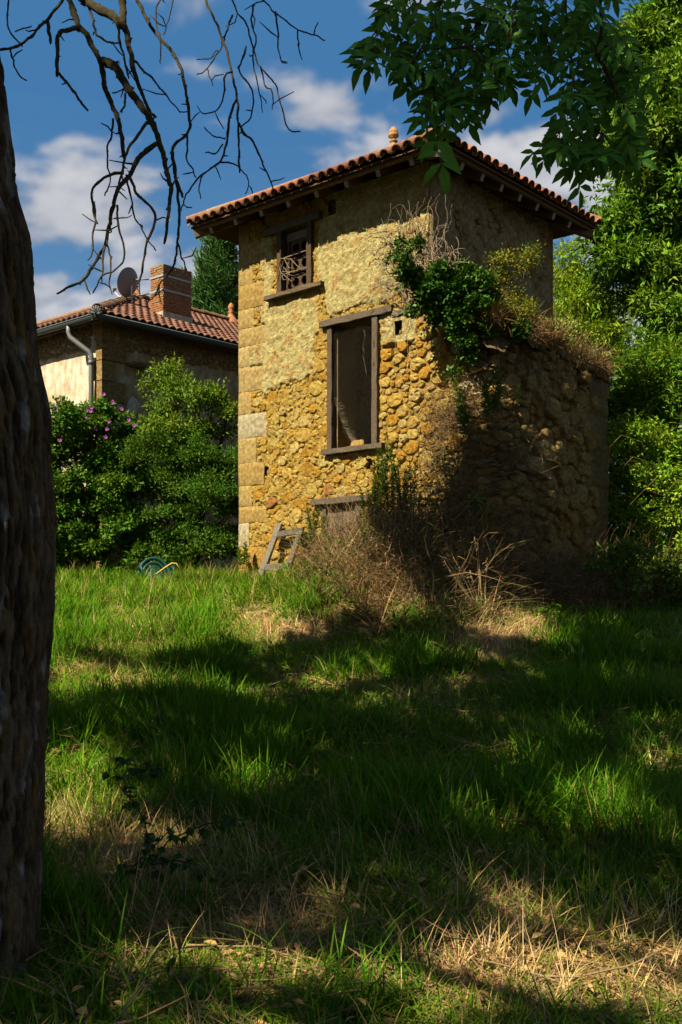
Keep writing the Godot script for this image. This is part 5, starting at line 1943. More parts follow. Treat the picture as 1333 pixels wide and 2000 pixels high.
func ash_branch() -> void:
	var t := thing("ash_branch", "leafy overhanging branch with dark pinnate leaves against the sky", "branch", Vector3(0.5, 4.2, -2.9))
	var o := t.position
	var tw := [
		[3.1, 2.95, 1110, -60, 1135, 20, 1158, 70, 1166, 110, 1160, 160, 1148, 210, 1138, 250, 1130, 285],
		[3.2, 3.0, 965, -60, 945, 20, 925, 70, 905, 120, 890, 150, 885, 170],
		[3.0, 2.9, 1105, -60, 1106, 30, 1112, 90, 1122, 160],
		[3.1, 3.0, 880, -60, 860, 10, 845, 60, 820, 100, 808, 125],
		[3.0, 2.95, 800, -60, 770, 10, 745, 50, 728, 70],
		[2.95, 2.9, 1164, 100, 1195, 160, 1215, 200, 1228, 230],
		[3.0, 2.9, 1150, 200, 1112, 240, 1095, 255],
		[3.0, 2.95, 915, 90, 945, 120, 968, 130],
		[3.1, 3.0, 1010, -60, 1008, 10, 1000, 60, 990, 95],
		[3.05, 2.95, 1060, -60, 1060, 30, 1070, 80, 1078, 110],
		[3.1, 3.0, 840, -60, 820, 10, 795, 60, 780, 90],
		[3.0, 2.95, 1160, 80, 1195, 95, 1215, 115],
		[3.0, 2.95, 1140, 230, 1165, 255, 1180, 265],
		[2.9, 2.85, 1166, 110, 1176, 60, 1170, -60],
		[3.0, 3.0, 925, 90, 880, 95, 855, 120],
		[3.2, 3.1, 930, -60, 950, 0, 958, 40, 950, 70],
		[3.1, 3.0, 905, 120, 870, 165, 850, 185]]
	var wood := Color(0.10, 0.06, 0.035)
	var hub := PackedVector3Array([at(1500, -700, 3.6), at(1250, -420, 3.4), at(1080, -260, 3.2), at(930, -220, 3.1), at(800, -190, 3.0)])
	var hp := []
	for p in hub:
		hp.append(p - o)
	obj("bough", tube_mesh(hp, 0.045, 0.015, 9, wood), M.bark, t)
	var meshes := []
	for k in 12:
		meshes.append(ash_leaf(R(0.10, 0.16), [3, 4, 4, 3][k % 4], R(0.050, 0.064)))
	for b in tw:
		var pts := []
		var n: int = (b.size() - 2) / 2
		for i in n:
			pts.append(at(b[2 + 2 * i], b[3 + 2 * i], lerpf(b[0], b[1], float(i) / (n - 1))) - o)
		if b[3] < 0:
			var best: Vector3 = hp[0]
			for i in hp.size() - 1:
				for q in 6:
					var s: Vector3 = hp[i].lerp(hp[i + 1], q / 6.0)
					if s.distance_to(pts[0]) < best.distance_to(pts[0]):
						best = s
			pts.insert(0, best)
		var cv := Curve3D.new()
		for i in pts.size():
			var tn: Vector3 = (pts[mini(i + 1, pts.size() - 1)] - pts[maxi(i - 1, 0)]) * 0.2
			cv.add_point(pts[i], -tn, tn)
		var l := cv.get_baked_length()
		var tp := []
		for i in 14:
			tp.append(cv.sample_baked(l * i / 13.0))
		obj("twig", tube_mesh(tp, 0.0058, 0.0024, 6, wood, 0.15), M.twig, t)
		var s := 0.06
		var ymax := at(0, -70, 3.0).y
		while s < l:
			var p := cv.sample_baked(s)
			if p.y + o.y < ymax:
				for side in [-1.0, 1.0]:
					if rng.randf() < 0.72:
						add_ash_leaf(t, meshes, p, side)
			s += R(0.034, 0.058)
		for k in 3:
			add_ash_leaf(t, meshes, cv.sample_baked(l), R(-1, 1))
	# the lit leaf that hangs lowest before the roof corner
	var low := obj("leaf", ash_leaf(0.10, 3, 0.085), M.leaf, t)
	low.position = at(850, 258, 2.85) - o
	low.set_meta("label", "lower brighter green leaf hanging in front of the roof corner")

func add_ash_leaf(t: Node3D, meshes: Array, p: Vector3, side: float) -> void:
	var lf := obj("leaf", meshes[rng.randi() % meshes.size()], M.leaf, t)
	var dirn := Vector3(side * R(0.1, 0.9), R(-1.0, -0.35), R(-0.6, 0.6)).normalized()
	var y := -dirn
	var z := Vector3(R(-0.5, 0.5), 0.2, 1.0)
	var x := y.cross(z).normalized()
	z = x.cross(y)
	lf.transform = Transform3D(Basis(x, y, z).scaled(Vector3.ONE * R(0.8, 1.15)), p)


# ------------------------------------------------------------------ plants on and round the tower
func weed(called: String, label: String, base: Vector3, h: float, stems: int, group := "", col := Color(0.06, 0.12, 0.02)) -> void:
	var t := thing(called, label, "weed", base, group)
	var m := MB.new()
	for s in stems:
		var top := Vector3(R(-0.12, 0.12) * h, h * R(0.75, 1.05), R(-0.12, 0.12) * h)
		var mid := top * 0.5 + Vector3(R(-0.05, 0.05), 0, R(-0.05, 0.05)) * h
		var p0 := Vector3(R(-0.05, 0.05), -0.05, R(-0.05, 0.05))
		obj("stem", tube_mesh([p0, p0.lerp(mid, 0.5), mid, top], 0.006, 0.002, 5, Color(0.10, 0.12, 0.04)), M.twig, t)
		var n := int(h * 190.0)
		for i in n:
			var k := R(0.12, 1.0)
			var p := p0.lerp(mid, k * 2.0) if k < 0.5 else mid.lerp(top, k * 2.0 - 1.0)
			var a := i * 2.4
			var dir := Vector3(cos(a), R(0.3, 1.1), sin(a)).normalized()
			leaf(m, p, dir, Vector3.UP, lerpf(0.13, 0.045, k) * R(0.7, 1.2), 0.023, col.lerp(Color(0.10, 0.17, 0.03), rng.randf()))
	var f := obj("foliage", m.done(), M.leaf, t)
	f.set_meta("kind", "stuff")

func wall_plants() -> void:
	var tx := tower.transform
	# ivy hump on the corner
	var ivy_m := cluster(13, Vector3(0.085, 0.065, 0.085), 0.052, 0.05, Color(0.022, 0.068, 0.009), Color(0.05, 0.115, 0.014), 0.3)
	var base := at(880, 640, 13.5)
	var t := thing("ivy", "dense dark green ivy humped over the near corner of the tower", "ivy", base)
	var lobes := lobes_px([[800, 515, 13], [806, 545, 17], [840, 555, 26], [836, 585, 20], [880, 552, 32], [922, 556, 32], [875, 592, 34], [920, 596, 34], [952, 590, 22], [900, 630, 22], [938, 622, 18], [860, 530, 18], [900, 522, 18], [790, 490, 8], [850, 618, 14], [945, 550, 18], [980, 612, 18], [1012, 640, 13], [820, 470, 7], [782, 468, 5], [768, 500, 6], [905, 662, 14], [912, 695, 9], [893, 720, 6], [965, 640, 14], [810, 605, 8]], 13.38, 0.16)
	var xf: Array[Transform3D] = []
	var cols := PackedColorArray()
	cols = fill(xf, cols, lobes, 3000, 0.085, 0.7, 1.3)
	for i in xf.size():
		xf[i].origin -= base
	scatter("foliage", ivy_m, M.ivy, xf, cols, t)
	for k in 12:
		var p := at(R(820, 940), R(560, 630), 13.5) - base
		obj("stem", tube_mesh([p, p + Vector3(R(-0.1, 0.1), 0.2, 0.05), p + Vector3(R(-0.2, 0.2), R(0.3, 0.5), 0.1)], 0.009, 0.004, 5, Color(0.17, 0.12, 0.08)), M.twig, t)
	# bare creeper stems over the lit wall
	t = thing("dead_creeper", "tangle of bare grey creeper stems on the wall above the ivy", "creeper", tower.position)
	t.rotation = tower.rotation
	for k in 85:
		var u := R(-0.4, 0.14)
		var y := R(5.35, 6.1)
		var a := R(0.9, 3.0)
		var pts := []
		var w := 0.04
		var r := R(0.005, 0.011)
		var st := R(0.05, 0.085)
		for i in int(R(9, 20)):
			u = clampf(u, -1.15, 0.45)
			pts.append(Vector3(u, y, w + (0.03 if u < 0 else 0.05)))
			a += R(-0.75, 0.75)
			u += cos(a) * st
			y += sin(a) * st + 0.012
			w = clampf(w + R(-0.03, 0.04), 0.03, 0.22)
		obj("stem", tube_mesh(pts, r, 0.0022, 5, Color(0.34, 0.27, 0.19).lerp(Color(0.19, 0.14, 0.095), rng.randf()), 0.15), M.twig, t)
	for k in 26:       # the denser knot at the corner, clear of the wall
		var p := at(R(845, 895), R(500, 545), 13.35)
		p = tx.affine_inverse() * p
		var pts := []
		var a := R(0, TAU)
		for i in int(R(6, 13)):
			pts.append(p)
			a += R(-0.9, 0.9)
			p += Vector3(cos(a) * 0.05, sin(a) * 0.045 + 0.012, R(-0.03, 0.03))
		obj("stem", tube_mesh(pts, R(0.005, 0.009), 0.003, 5, Color(0.33, 0.25, 0.18), 0.15), M.twig, t)
	# yellowing shrub on the annex top
	base = at(1000, 622, 13.72)
	t = thing("yellow_shrub", "thin yellowing shrub growing from the top of the annex", "shrub", base)
	lobes = lobes_px([[990, 505, 20], [1035, 492, 16], [1025, 520, 22], [960, 505, 12], [965, 540, 20], [1000, 540, 20], [975, 570, 20], [1010, 575, 16], [1045, 510, 12], [945, 575, 14], [1030, 600, 20], [985, 600, 18]], 13.7, 0.12)
	for l in lobes:
		var b: Vector3 = l[0] - base
		obj("stem", tube_mesh([Vector3(R(-0.05, 0.05), -0.1, 0), b * 0.35 + Vector3(0.03, 0, 0), b * 0.7, b + Vector3(0, l[1] * 0.7, 0)], 0.009, 0.003, 5, Color(0.2, 0.14, 0.08)), M.twig, t)
	xf = []
	cols = PackedColorArray()
	cols = fill(xf, cols, lobes, 1500, 0.055, 0.6, 1.15)
	for i in xf.size():
		xf[i].origin -= base
	scatter("foliage", cluster(9, Vector3(0.09, 0.07, 0.09), 0.042, 0.026, Color(0.085, 0.13, 0.012), Color(0.20, 0.185, 0.022), 0.2), M.leaf, xf, cols, t)
	# undergrowth along the annex top
	base = at(1060, 630, 14.6)
	t = thing("annex_undergrowth", "low green plants and dry grass rooted on the annex top", "plants", base)
	xf = []
	cols = PackedColorArray()
	for k in 380:
		var p := tx * Vector3(R(0.25, 1.15), R(4.92, 5.45), -R(0.1, 3.3))
		xf.append(Transform3D(any_basis(R(0.7, 1.3), 0.7), p - base))
		cols.append(tone(0.7, 1.3))
	scatter("foliage", cluster(10, Vector3(0.12, 0.10, 0.12), 0.06, 0.032, Color(0.09, 0.155, 0.02), Color(0.17, 0.20, 0.03), 0.5), M.leaf, xf, cols, t)
	xf = []
	cols = PackedColorArray()
	for k in 330:
		var z := -R(0.0, 3.35)
		var onedge := rng.randf() < 0.6
		if fine.get_noise_1d(z * 2.3) < -0.05 and onedge:
			continue
		var x := 1.1 if onedge else R(0.3, 1.1)
		if rng.randf() < 0.2:
			x = R(0.5, 1.1)
			z = -0.05
		var p := tx * Vector3(x + R(-0.05, 0.06), 4.98 - 0.2 * sm(-1.4, -3.4, z) + R(-0.14, 0.1), z)
		xf.append(Transform3D(any_basis(R(0.7, 1.4), 0.9 if onedge else 0.4), p - base))
		cols.append(tone(0.65, 1.15))
	scatter("dry_grass", dry_tuft(16, 0.38, 0.003), M.straw, xf, cols, t)
	for k in 5:
		var p := tx * Vector3(R(0.6, 1.0), 5.0, -R(0.5, 2.6))
		weed("tall_weed", ["bright green weed on the annex top nearest the ivy", "bright green weed below the yellowing shrub on the annex", "bright green spiky weed in the middle of the annex top", "bright green weed among dry grass on the annex top", "bright green weed farthest along the annex top"][k], tx * Vector3(0.75, 5.0, -0.45 - 0.42 * k), R(0.45, 0.7), 2, "weeds on the annex top", Color(0.09, 0.17, 0.02))
	# roots and dead stems hanging over the broken edge
	t = thing("hanging_roots", "dry roots and dead stems hanging over the annex edge", "roots", tower.position)
	t.rotation = tower.rotation
	for k in 60:
		var u := R(0.5, 4.1) if k % 3 == 0 else R(0.7, 2.0)
		var y := R(4.6, 5.05)
		var pts := []
		for i in 6:
			pts.append(wall_at(u, y, broad(u, y) + 0.06 + R(0, 0.05)))
			u += R(-0.07, 0.07)
			y -= R(0.05, 0.13)
		obj("root", tube_mesh(pts, R(0.003, 0.007), 0.002, 4, Color(0.25, 0.17, 0.10).lerp(Color(0.14, 0.09, 0.05), rng.randf())), M.twig, t)
	# tall weeds before the lit wall and on the ruined ledge
	var ws := [[735, 1085, 900, 13.7, 5], [755, 1085, 862, 13.6, 5], [778, 1080, 872, 13.5, 5], [718, 1080, 925, 13.7, 4], [800, 1070, 900, 13.4, 4], [902, 835, 745, 13.25, 2], [912, 850, 790, 13.1, 2], [948, 800, 742, 13.1, 2], [968, 800, 718, 13.05, 3], [955, 815, 765, 13.0, 2], [1010, 790, 742, 13.3, 1], [612, 1085, 985, 15.0, 5], [634, 1085, 1005, 14.8, 5], [590, 1095, 1040, 15.2, 2], [480, 1105, 1055, 16.2, 2], [470, 1105, 1070, 16.3, 2], [820, 1100, 1010, 12.9, 2]]
	var wl := ["leftmost but one of the tall weeds before the tall window", "tallest green weed below the tall window's right side", "tall green weed just right of the tallest one", "leftmost tall weed below the tall window", "rightmost tall weed below the tall window", "small spiky weed on the ruined ledge's left end", "short weed just under the spiky one on the ledge", "narrow weed left of the tallest ledge weed", "tallest green weed on the ruined ledge", "low weed between the ledge weeds", "lone weed on the shaded right part of the ledge", "bushy dark weed right of the leaning frame", "bushy weed between the leaning frame and the plank door", "low weed touching the leaning frame's right leg", "upright weed at the foot of the left corner stones", "short weed beside the left corner stones", "weed at the edge of the dry brush heap"]
	for i in ws.size():
		var w: Array = ws[i]
		var p := at(w[0], w[1], w[3])
		if w[1] > 1000:
			p.y = minf(p.y, ground(p.x, p.z) + 0.45)
		weed("tall_weed", wl[i], p, at(0, w[2], w[3]).y - p.y, w[4], "tall weeds round the tower", Color(0.035, 0.095, 0.012) if w[0] > 580 else Color(0.08, 0.15, 0.02))


func dry_tuft(n: int, h: float, w: float) -> ArrayMesh:
	var m := MB.new()
	for i in n:
		blade(m, Vector3(R(-0.06, 0.06), 0, R(-0.06, 0.06)), R(0, TAU), h * R(0.5, 1.2), R(0.1, 0.8), R(0.2, 1.5), w * R(0.7, 1.4), Color(0.15, 0.092, 0.04).lerp(Color(0.28, 0.18, 0.085), rng.randf()), 4)
	return m.done()

func blade(m: MB, p: Vector3, az: float, l: float, lean: float, curl: float, w: float, col: Color, segs: int) -> void:
	var out := Vector3(cos(az), 0, sin(az))
	var x := Vector3(-sin(az), 0, cos(az))
	var th := lean
	var q := p
	var l0 := q - x * w
	var l1 := q + x * w
	for i in segs:
		th += curl / segs
		q += (Vector3.UP * cos(th) + out * sin(th)) * l / segs
		var k := 1.0 - pow(float(i + 1) / segs, 1.7)
		if i == segs - 1:
			m.tri(l0, l1, q, col)
		else:
			var n0 := q - x * w * k
			var n1 := q + x * w * k
			m.quad(l0, l1, n1, n0, col)
			l0 = n0
			l1 = n1


func twig_tangle(n: int, l: float, col1: Color, col2: Color) -> ArrayMesh:
	var m := MB.new()
	for i in n:
		var p := Vector3(R(-0.25, 0.25), R(-0.05, 0.1), R(-0.25, 0.25))
		var d := Vector3(R(-1, 1), R(0.1, 1.3), R(-1, 1)).normalized()
		var pts := PackedVector3Array()
		var rr := PackedFloat32Array()
		var s := l * R(0.5, 1.2) / 5.0
		var r := R(0.0015, 0.0042) if rng.randf() < 0.8 else R(0.005, 0.009)
		for k in 6:
			pts.append(p)
			rr.append(lerpf(r, 0.001, k / 5.0))
			d = (d + Vector3(R(-0.35, 0.35), R(-0.45, 0.15), R(-0.35, 0.35))).normalized()
			p += d * s
		m.tube(pts, rr, 3, col1.lerp(col2, rng.randf()))
	for i in n:          # shrivelled leaves still on the stems
		leaf(m, Vector3(R(-0.35, 0.35), R(0.0, 0.4), R(-0.35, 0.35)) * l * 1.6, Vector3(R(-1, 1), R(-1, 0.4), R(-1, 1)).normalized(), Vector3(R(-1, 1), 1, R(-1, 1)), R(0.02, 0.05), R(0.01, 0.022), col1.lerp(col2, R(0.2, 1.2)))
	return m.done()


func small_things() -> void:
	var tx := tower.transform
	# dry brush heaped against the wall
	var xf: Array[Transform3D] = []
	var cols := PackedColorArray()
	var xg: Array[Transform3D] = []
	var cg := PackedColorArray()
	var xl: Array[Transform3D] = []
	var cl := PackedColorArray()
	for k in 4200:
		var p := Vector3(R(-1.2, 2.7), 0, -R(10.2, 15.2))
		var l := tx.affine_inverse() * p
		var heap := heap_at(p.x, p.z)
		if heap < 0.07 or l.z < 0.04 and l.x < 1.25 or rng.randf() > (heap * 1.2 + 0.12) * (0.35 + 1.3 * sm(-0.25, 0.3, fine.get_noise_2d(p.x * 1.7, p.z * 1.7 + 80.0))):
			continue
		p.y = ground(p.x, p.z) + rng.randf() * heap
		var r := rng.randf()
		if r < 0.30:
			xf.append(Transform3D(any_basis(R(0.7, 1.5), 0.9), p))
			cols.append(tone(0.6, 1.2))
		elif r < 0.54:
			p.y = ground(p.x, p.z) + rng.randf() * heap * 0.6
			xg.append(Transform3D(any_basis(R(0.8, 1.7), 0.5), p))
			cg.append(tone(0.6, 1.2))
		else:
			xl.append(Transform3D(any_basis(R(0.7, 1.3), 0.7), p + Vector3(0, 0.1, 0)))
			cl.append(tone(0.6, 1.2))
	for k in 300:            # and along the shaded side of the annex
		var p := tx * Vector3(R(1.2, 2.3), 0, R(-3.2, 0.4))
		p.y = ground(p.x, p.z) + R(0.0, 0.45)
		xf.append(Transform3D(any_basis(R(0.6, 1.2), 0.6), p))
		cols.append(tone(0.55, 1.0))
	var dg := scatter("dry_grass", dry_tuft(22, 0.48, 0.0035), M.straw, xg, cg)
	tag(dg, "tall dead grass standing in the brush heap below the tower", "dry grass", "", "stuff")
	var wl_ := scatter("weeds", cluster(10, Vector3(0.16, 0.14, 0.16), 0.075, 0.04, Color(0.025, 0.075, 0.009), Color(0.075, 0.15, 0.012), 0.5), M.leaf, xl, cl)
	tag(wl_, "green weed and bramble leaves growing through the brush heap", "weeds", "", "stuff")
	var br := scatter("dry_brush", twig_tangle(18, 0.62, Color(0.075, 0.048, 0.022), Color(0.20, 0.135, 0.065)), M.straw, xf, cols)
	tag(br, "brown dry twigs and dead bramble heaped against the tower wall", "brush", "", "stuff")
	# dead bramble curtain over the ruined ledge
	xf = []
	cols = PackedColorArray()
	for k in 105:
		var u := R(0.1, 1.25)
		var y := R(1.7, 3.55) if k % 4 else R(3.5, 4.1)
		xf.append(Transform3D(any_basis(R(0.6, 1.1), 1.2), tx * wall_at(u, y, broad(u, y) + 0.1)))
		cols.append(tone(0.65, 1.2))
	var cu := scatter("dead_bramble", twig_tangle(26, 0.5, Color(0.08, 0.052, 0.025), Color(0.22, 0.15, 0.075)), M.straw, xf, cols)
	tag(cu, "brown dead bramble stems hanging over the ruined ledge", "bramble", "", "stuff")
	# live brambles in the brush
	var bs := [[705, 1170, 11.9, 34, "bright bramble leaves in front of the brush heap"], [690, 1120, 12.4, 22, "small bramble sprig high on the brush heap"], [835, 1085, 12.3, 26, "bramble sprig right of the brush heap's top"], [820, 1150, 11.8, 20, "low bramble sprig right of the brightest one"], [640, 1060, 13.6, 20, "bramble sprig before the plank door"], [930, 990, 12.6, 22, "bramble leaves hanging in the dead bramble"], [1150, 1110, 12.6, 40, "dark bramble below the annex's right corner"], [1060, 1190, 11.9, 26, "low dark bramble before the annex"], [960, 1180, 12.0, 20, "small bramble beside the leaning dry stalks"]]
	for b in bs:
		var p := at(b[0], b[1], b[2])
		var t := thing("bramble_sprig", b[4], "bramble", p, "bramble sprigs in the brush")
		var m := MB.new()
		for k in 4:
			var e: Vector3 = Vector3(R(-1, 1), R(-0.4, 0.8), R(-0.2, 0.8)) * b[3] / F * b[2] * 1.3
			obj("cane", tube_mesh([Vector3(0, -0.25, -0.1), e * 0.4, e * 0.8, e + Vector3(0, -0.04, 0)], 0.004, 0.002, 5, Color(0.13, 0.12, 0.04)), M.twig, t)
			for i in 9:
				var q: Vector3 = e * R(0.2, 1.05) + Vector3(R(-1, 1), R(-1, 1), R(-1, 1)) * 0.03
				var dir := Vector3(R(-1, 1), R(-0.4, 0.5), R(0, 1)).normalized()
				for s in [-1.0, 0.0, 1.0]:
					leaf(m, q, (dir + dir.cross(Vector3.UP) * s * 1.1).normalized(), Vector3(R(-0.4, 0.4), 1, R(-0.4, 0.4)), R(0.06, 0.085), 0.05, Color(0.07, 0.16, 0.012).lerp(Color(0.11, 0.2, 0.02), rng.randf()), 1)
		var f := obj("foliage", m.done(), M.leaf, t)
		f.set_meta("kind", "stuff")
	# long dry stalks leaning out of the grass
	var dt := thing("dry_stalks", "fan of tall straw-coloured dry stalks leaning left before the annex", "dry stalks", gp(945, 1215))
	for k in 15:
		var a := R(-0.62, 0.12)
		var l := R(0.5, 0.95)
		var top := Vector3(sin(a) * l, cos(a) * l, R(-0.15, 0.15))
		obj("stalk", tube_mesh([Vector3(R(-0.1, 0.1), 0, 0), top * 0.5 + Vector3(0, 0.02, 0), top, top + Vector3(-0.05, -0.02, 0.02)], 0.0045, 0.002, 4, Color(0.36, 0.25, 0.13)), M.straw, dt)
		var m := MB.new()
		for q in 10:
			leaf(m, top * R(0.85, 1.05), (top + Vector3(R(-0.4, 0.4), R(-0.2, 0.4), R(-0.4, 0.4))).normalized(), Vector3(0, 0, 1), 0.03, 0.007, Color(0.4, 0.28, 0.15))
		obj("seed_head", m.done(), M.straw, dt)
	# the weathered frame that leans on the wall
	var fr := thing("leaning_frame", "weathered grey wooden frame leaning against the wall left of the door", "wooden frame", tower.position)
	fr.rotation = tower.rotation
	var pale := Color(0.27, 0.235, 0.18)
	fr.position.y -= 0.1
	obj("stile", beam(Vector3(-3.14, 1.15, 0.55), Vector3(-2.93, 2.45, 0.10), 0.12, 0.05, pale).done(), M.wood_y, fr)
	obj("stile", beam(Vector3(-2.56, 1.2, 0.52), Vector3(-2.43, 2.36, 0.11), 0.10, 0.05, pale.darkened(0.15)).done(), M.wood_y, fr)
	obj("rail", beam(Vector3(-2.90, 2.27, 0.16), Vector3(-2.38, 2.33, 0.12), 0.05, 0.10, pale.darkened(0.3)).done(), M.wood_x, fr)
	obj("rail", beam(Vector3(-2.98, 1.74, 0.36), Vector3(-2.48, 1.76, 0.34), 0.05, 0.10, pale.darkened(0.1)).done(), M.wood_x, fr)
	# green garden chair half sunk in the grass
	var cp := at(306, 1107, 17.0)
	cp.y = ground(cp.x, cp.z) - 0.24
	var ch := thing("garden_chair", "green moulded plastic garden chair half hidden in the grass by the shrubs", "chair", cp)
	ch.rotation.y = 0.35
	var gc := Color(0.010, 0.045, 0.038)
	for k in 3:
		var pts := []
		var w := 0.275 - 0.065 * k
		var top := 0.72 - 0.075 * k
		for i in 17:
			var a := PI * i / 16.0
			var y := 0.40 + sin(a) * (top - 0.40)
			pts.append(Vector3(cos(a) * w, y, -0.20 - (y - 0.4) * 0.35))
		obj("back_hoop", tube_mesh(pts, 0.030 if k == 0 else 0.022, 0.030 if k == 0 else 0.022, 10, gc, 0.0), M.plastic, ch)
	var sh := MB.new()
	for i in 8:
		for j in 5:
			var q := []
			for ab in [[i, j], [i + 1, j], [i + 1, j + 1], [i, j + 1]]:
				var u: float = ab[0] / 8.0 - 0.5
				var v: float = ab[1] / 5.0
				q.append(Vector3(u * 0.22, 0.40 + v * 0.16 * (1.0 - u * u * 2.0), -0.19 - v * 0.05 - u * u * 0.05))
			sh.quad(q[0], q[1], q[2], q[3], gc)
	obj("back_panel", sh.done(true), M.plastic, ch)
	var seat := MB.new()
	for i in 8:
		for j in 8:
			var q := []
			for ab in [[i, j], [i, j + 1], [i + 1, j + 1], [i + 1, j]]:
				var u: float = ab[0] / 8.0 - 0.5
				var v: float = ab[1] / 8.0 - 0.5
				q.append(Vector3(u * 0.46, 0.40 - 0.03 * (1.0 - 4.0 * u * u) * (1.0 - 4.0 * v * v) - 0.05 * sm(0.3, 0.5, v), v * 0.44))
			seat.quad(q[0], q[1], q[2], q[3], gc)
	obj("seat", seat.done(true), M.plastic, ch)
	for sx in [-1.0, 1.0]:
		for sz in [-1.0, 1.0]:
			obj("leg", tube_mesh([Vector3(sx * 0.22, 0.41, sz * 0.19), Vector3(sx * 0.25, 0.2, sz * 0.23), Vector3(sx * 0.27, -0.02, sz * 0.26)], 0.026, 0.02, 7, gc, 0.0), M.plastic, ch)
		obj("armrest", tube_mesh([Vector3(sx * 0.272, 0.52, -0.23), Vector3(sx * 0.29, 0.57, -0.05), Vector3(sx * 0.28, 0.56, 0.15), Vector3(sx * 0.25, 0.42, 0.21)], 0.024, 0.024, 8, gc, 0.0), M.plastic, ch)
	var ys := thing("yellow_stick", "thin yellow bent cane lying against the green garden chair", "cane", at(325, 1112, 16.6))
	obj("cane", tube_mesh([Vector3(-0.17, -0.08, 0), Vector3(-0.02, 0.03, 0.0), Vector3(0.10, 0.105, 0), Vector3(0.17, 0.10, 0), Vector3(0.22, 0.03, 0.02)], 0.012, 0.010, 6, Color(0.50, 0.36, 0.07)), M.straw, ys)
	# dark bramble shoot in the near shade
	var bsn := thing("bramble_shoot", "dark leafy bramble shoot arching over the near straw at left", "bramble", gp(292, 1690))
	var o := bsn.position
	var m := MB.new()
	for s in [[294, 1690, 291, 1651, 283, 1602, 260, 1565, 234, 1537, 223, 1505], [200, 1760, 250, 1705, 291, 1662, 340, 1614, 374, 1580, 412, 1546], [294, 1690, 330, 1640, 400, 1610, 460, 1600, 500, 1610], [290, 1680, 230, 1700, 205, 1740, 190, 1780], [294, 1690, 340, 1680, 390, 1690, 420, 1720], [223, 1505, 235, 1490, 290, 1500, 310, 1510]]:
		var pts := []
		for i in s.size() / 2:
			pts.append(at(s[2 * i], s[2 * i + 1], 4.75 - 0.10 * i) - o)
		obj("cane", tube_mesh(pts, 0.0042, 0.002, 5, Color(0.10, 0.065, 0.03)), M.twig, bsn)
		for k in 15:
			var f := R(0.15, 1.0) * (pts.size() - 1)
			var q: Vector3 = pts[int(f)].lerp(pts[mini(int(f) + 1, pts.size() - 1)], f - int(f)) + Vector3(R(-1, 1), R(-1, 1), R(-1, 1)) * 0.035
			var dir := Vector3(R(-1, 1), R(-0.9, 0.3), R(-0.5, 0.8)).normalized()
			for e in [-1.0, 0.0, 1.0]:
				leaf(m, q, (dir + dir.cross(Vector3.UP) * e).normalized(), Vector3(R(-0.6, 0.6), 1, R(-0.6, 0.6)), R(0.032, 0.055), 0.036, Color(0.022, 0.055, 0.012).lerp(Color(0.04, 0.085, 0.015), rng.randf()), 1)
	var bf := obj("foliage", m.done(), M.leaf, bsn)
	bf.set_meta("kind", "stuff")
	# fallen wood in front
	var lg := thing("fallen_branch", "broken brown branch lying in the grass at the bottom edge", "branch", gp(600, 1930))
	o = lg.position
	var pts2 := []
	for p in [[520, 1830], [548, 1872], [580, 1900], [612, 1935], [660, 1985], [700, 2040]]:
		pts2.append(gp(p[0], p[1]) + Vector3(0, 0.03, 0) - o)
	obj("wood", tube_mesh(pts2, 0.026, 0.018, 10, Color(0.20, 0.125, 0.075), 0.12), M.bark, lg)
	pts2 = []
	for p in [[480, 1965], [560, 1930], [640, 1912], [720, 1890]]:
		pts2.append(gp(p[0], p[1]) + Vector3(0, 0.05, 0) - o)
	obj("side_shoot", tube_mesh(pts2, 0.007, 0.004, 6, Color(0.22, 0.16, 0.1)), M.twig, lg)
	var canes := [["reddish bare cane slanting through the straw at right of centre", [[835, 1835], [870, 1880], [905, 1935], [945, 2010]], 0.007], ["thin red cane lying left of the slanting one", [[745, 1745], [700, 1810], [660, 1850], [620, 1880]], 0.004], ["red forked cane in the dark grass behind the straw", [[760, 1870], [800, 1850], [850, 1845]], 0.004], ["long pale straw stem lying across the bottom right straw", [[910, 1915], [980, 1930], [1060, 1955], [1120, 1985]], 0.005], ["brown cane lying across the bottom centre", [[365, 1890], [430, 1893], [500, 1898], [565, 1915]], 0.005]]
	for c in canes:
		var t := thing("dead_cane", c[0], "cane", gp(c[1][0][0], c[1][0][1]))
		pts2 = []
		for p in c[1]:
			pts2.append(gp(p[0], p[1]) + Vector3(0, 0.09, 0) - t.position)
		obj("stem", tube_mesh(pts2, c[2], c[2] * 0.6, 6, Color(0.27, 0.10, 0.065) if c[0].contains("red") else Color(0.40, 0.28, 0.15)), M.twig, t)


# ------------------------------------------------------------------ grass
const STRAW := [[260, 1710, 210, 55], [420, 1860, 260, 50], [1130, 1930, 380, 100], [820, 1940, 160, 60], [1010, 1790, 90, 60], [160, 1660, 150, 45], [330, 1670, 90, 40], [560, 1235, 90, 30], [1010, 1230, 130, 34], [260, 1350, 70, 16], [130, 1320, 40, 22], [700, 1340, 120, 16], [560, 1790, 190, 60], [200, 1760, 110, 60], [950, 1270, 110, 30], [650, 1900, 60, 60]]
func strawy(p: Vector3) -> float:
	var q := to_px(p)
	var n := 0.45 * fine.get_noise_2d(p.x * 1.3 + 70.0, p.z * 1.3)
	var best := 0.0
	for s in STRAW:
		var a: float = (q.x - s[0]) / s[2]
		var b: float = (q.y - s[1]) / s[3]
		best = maxf(best, 1.0 - sm(0.7, 1.25, sqrt(a * a + b * b) + n))
	return maxf(best, 0.5 * sm(0.22, 0.5, fine.get_noise_2d(p.x * 0.8 + 12.0, p.z * 0.8)))

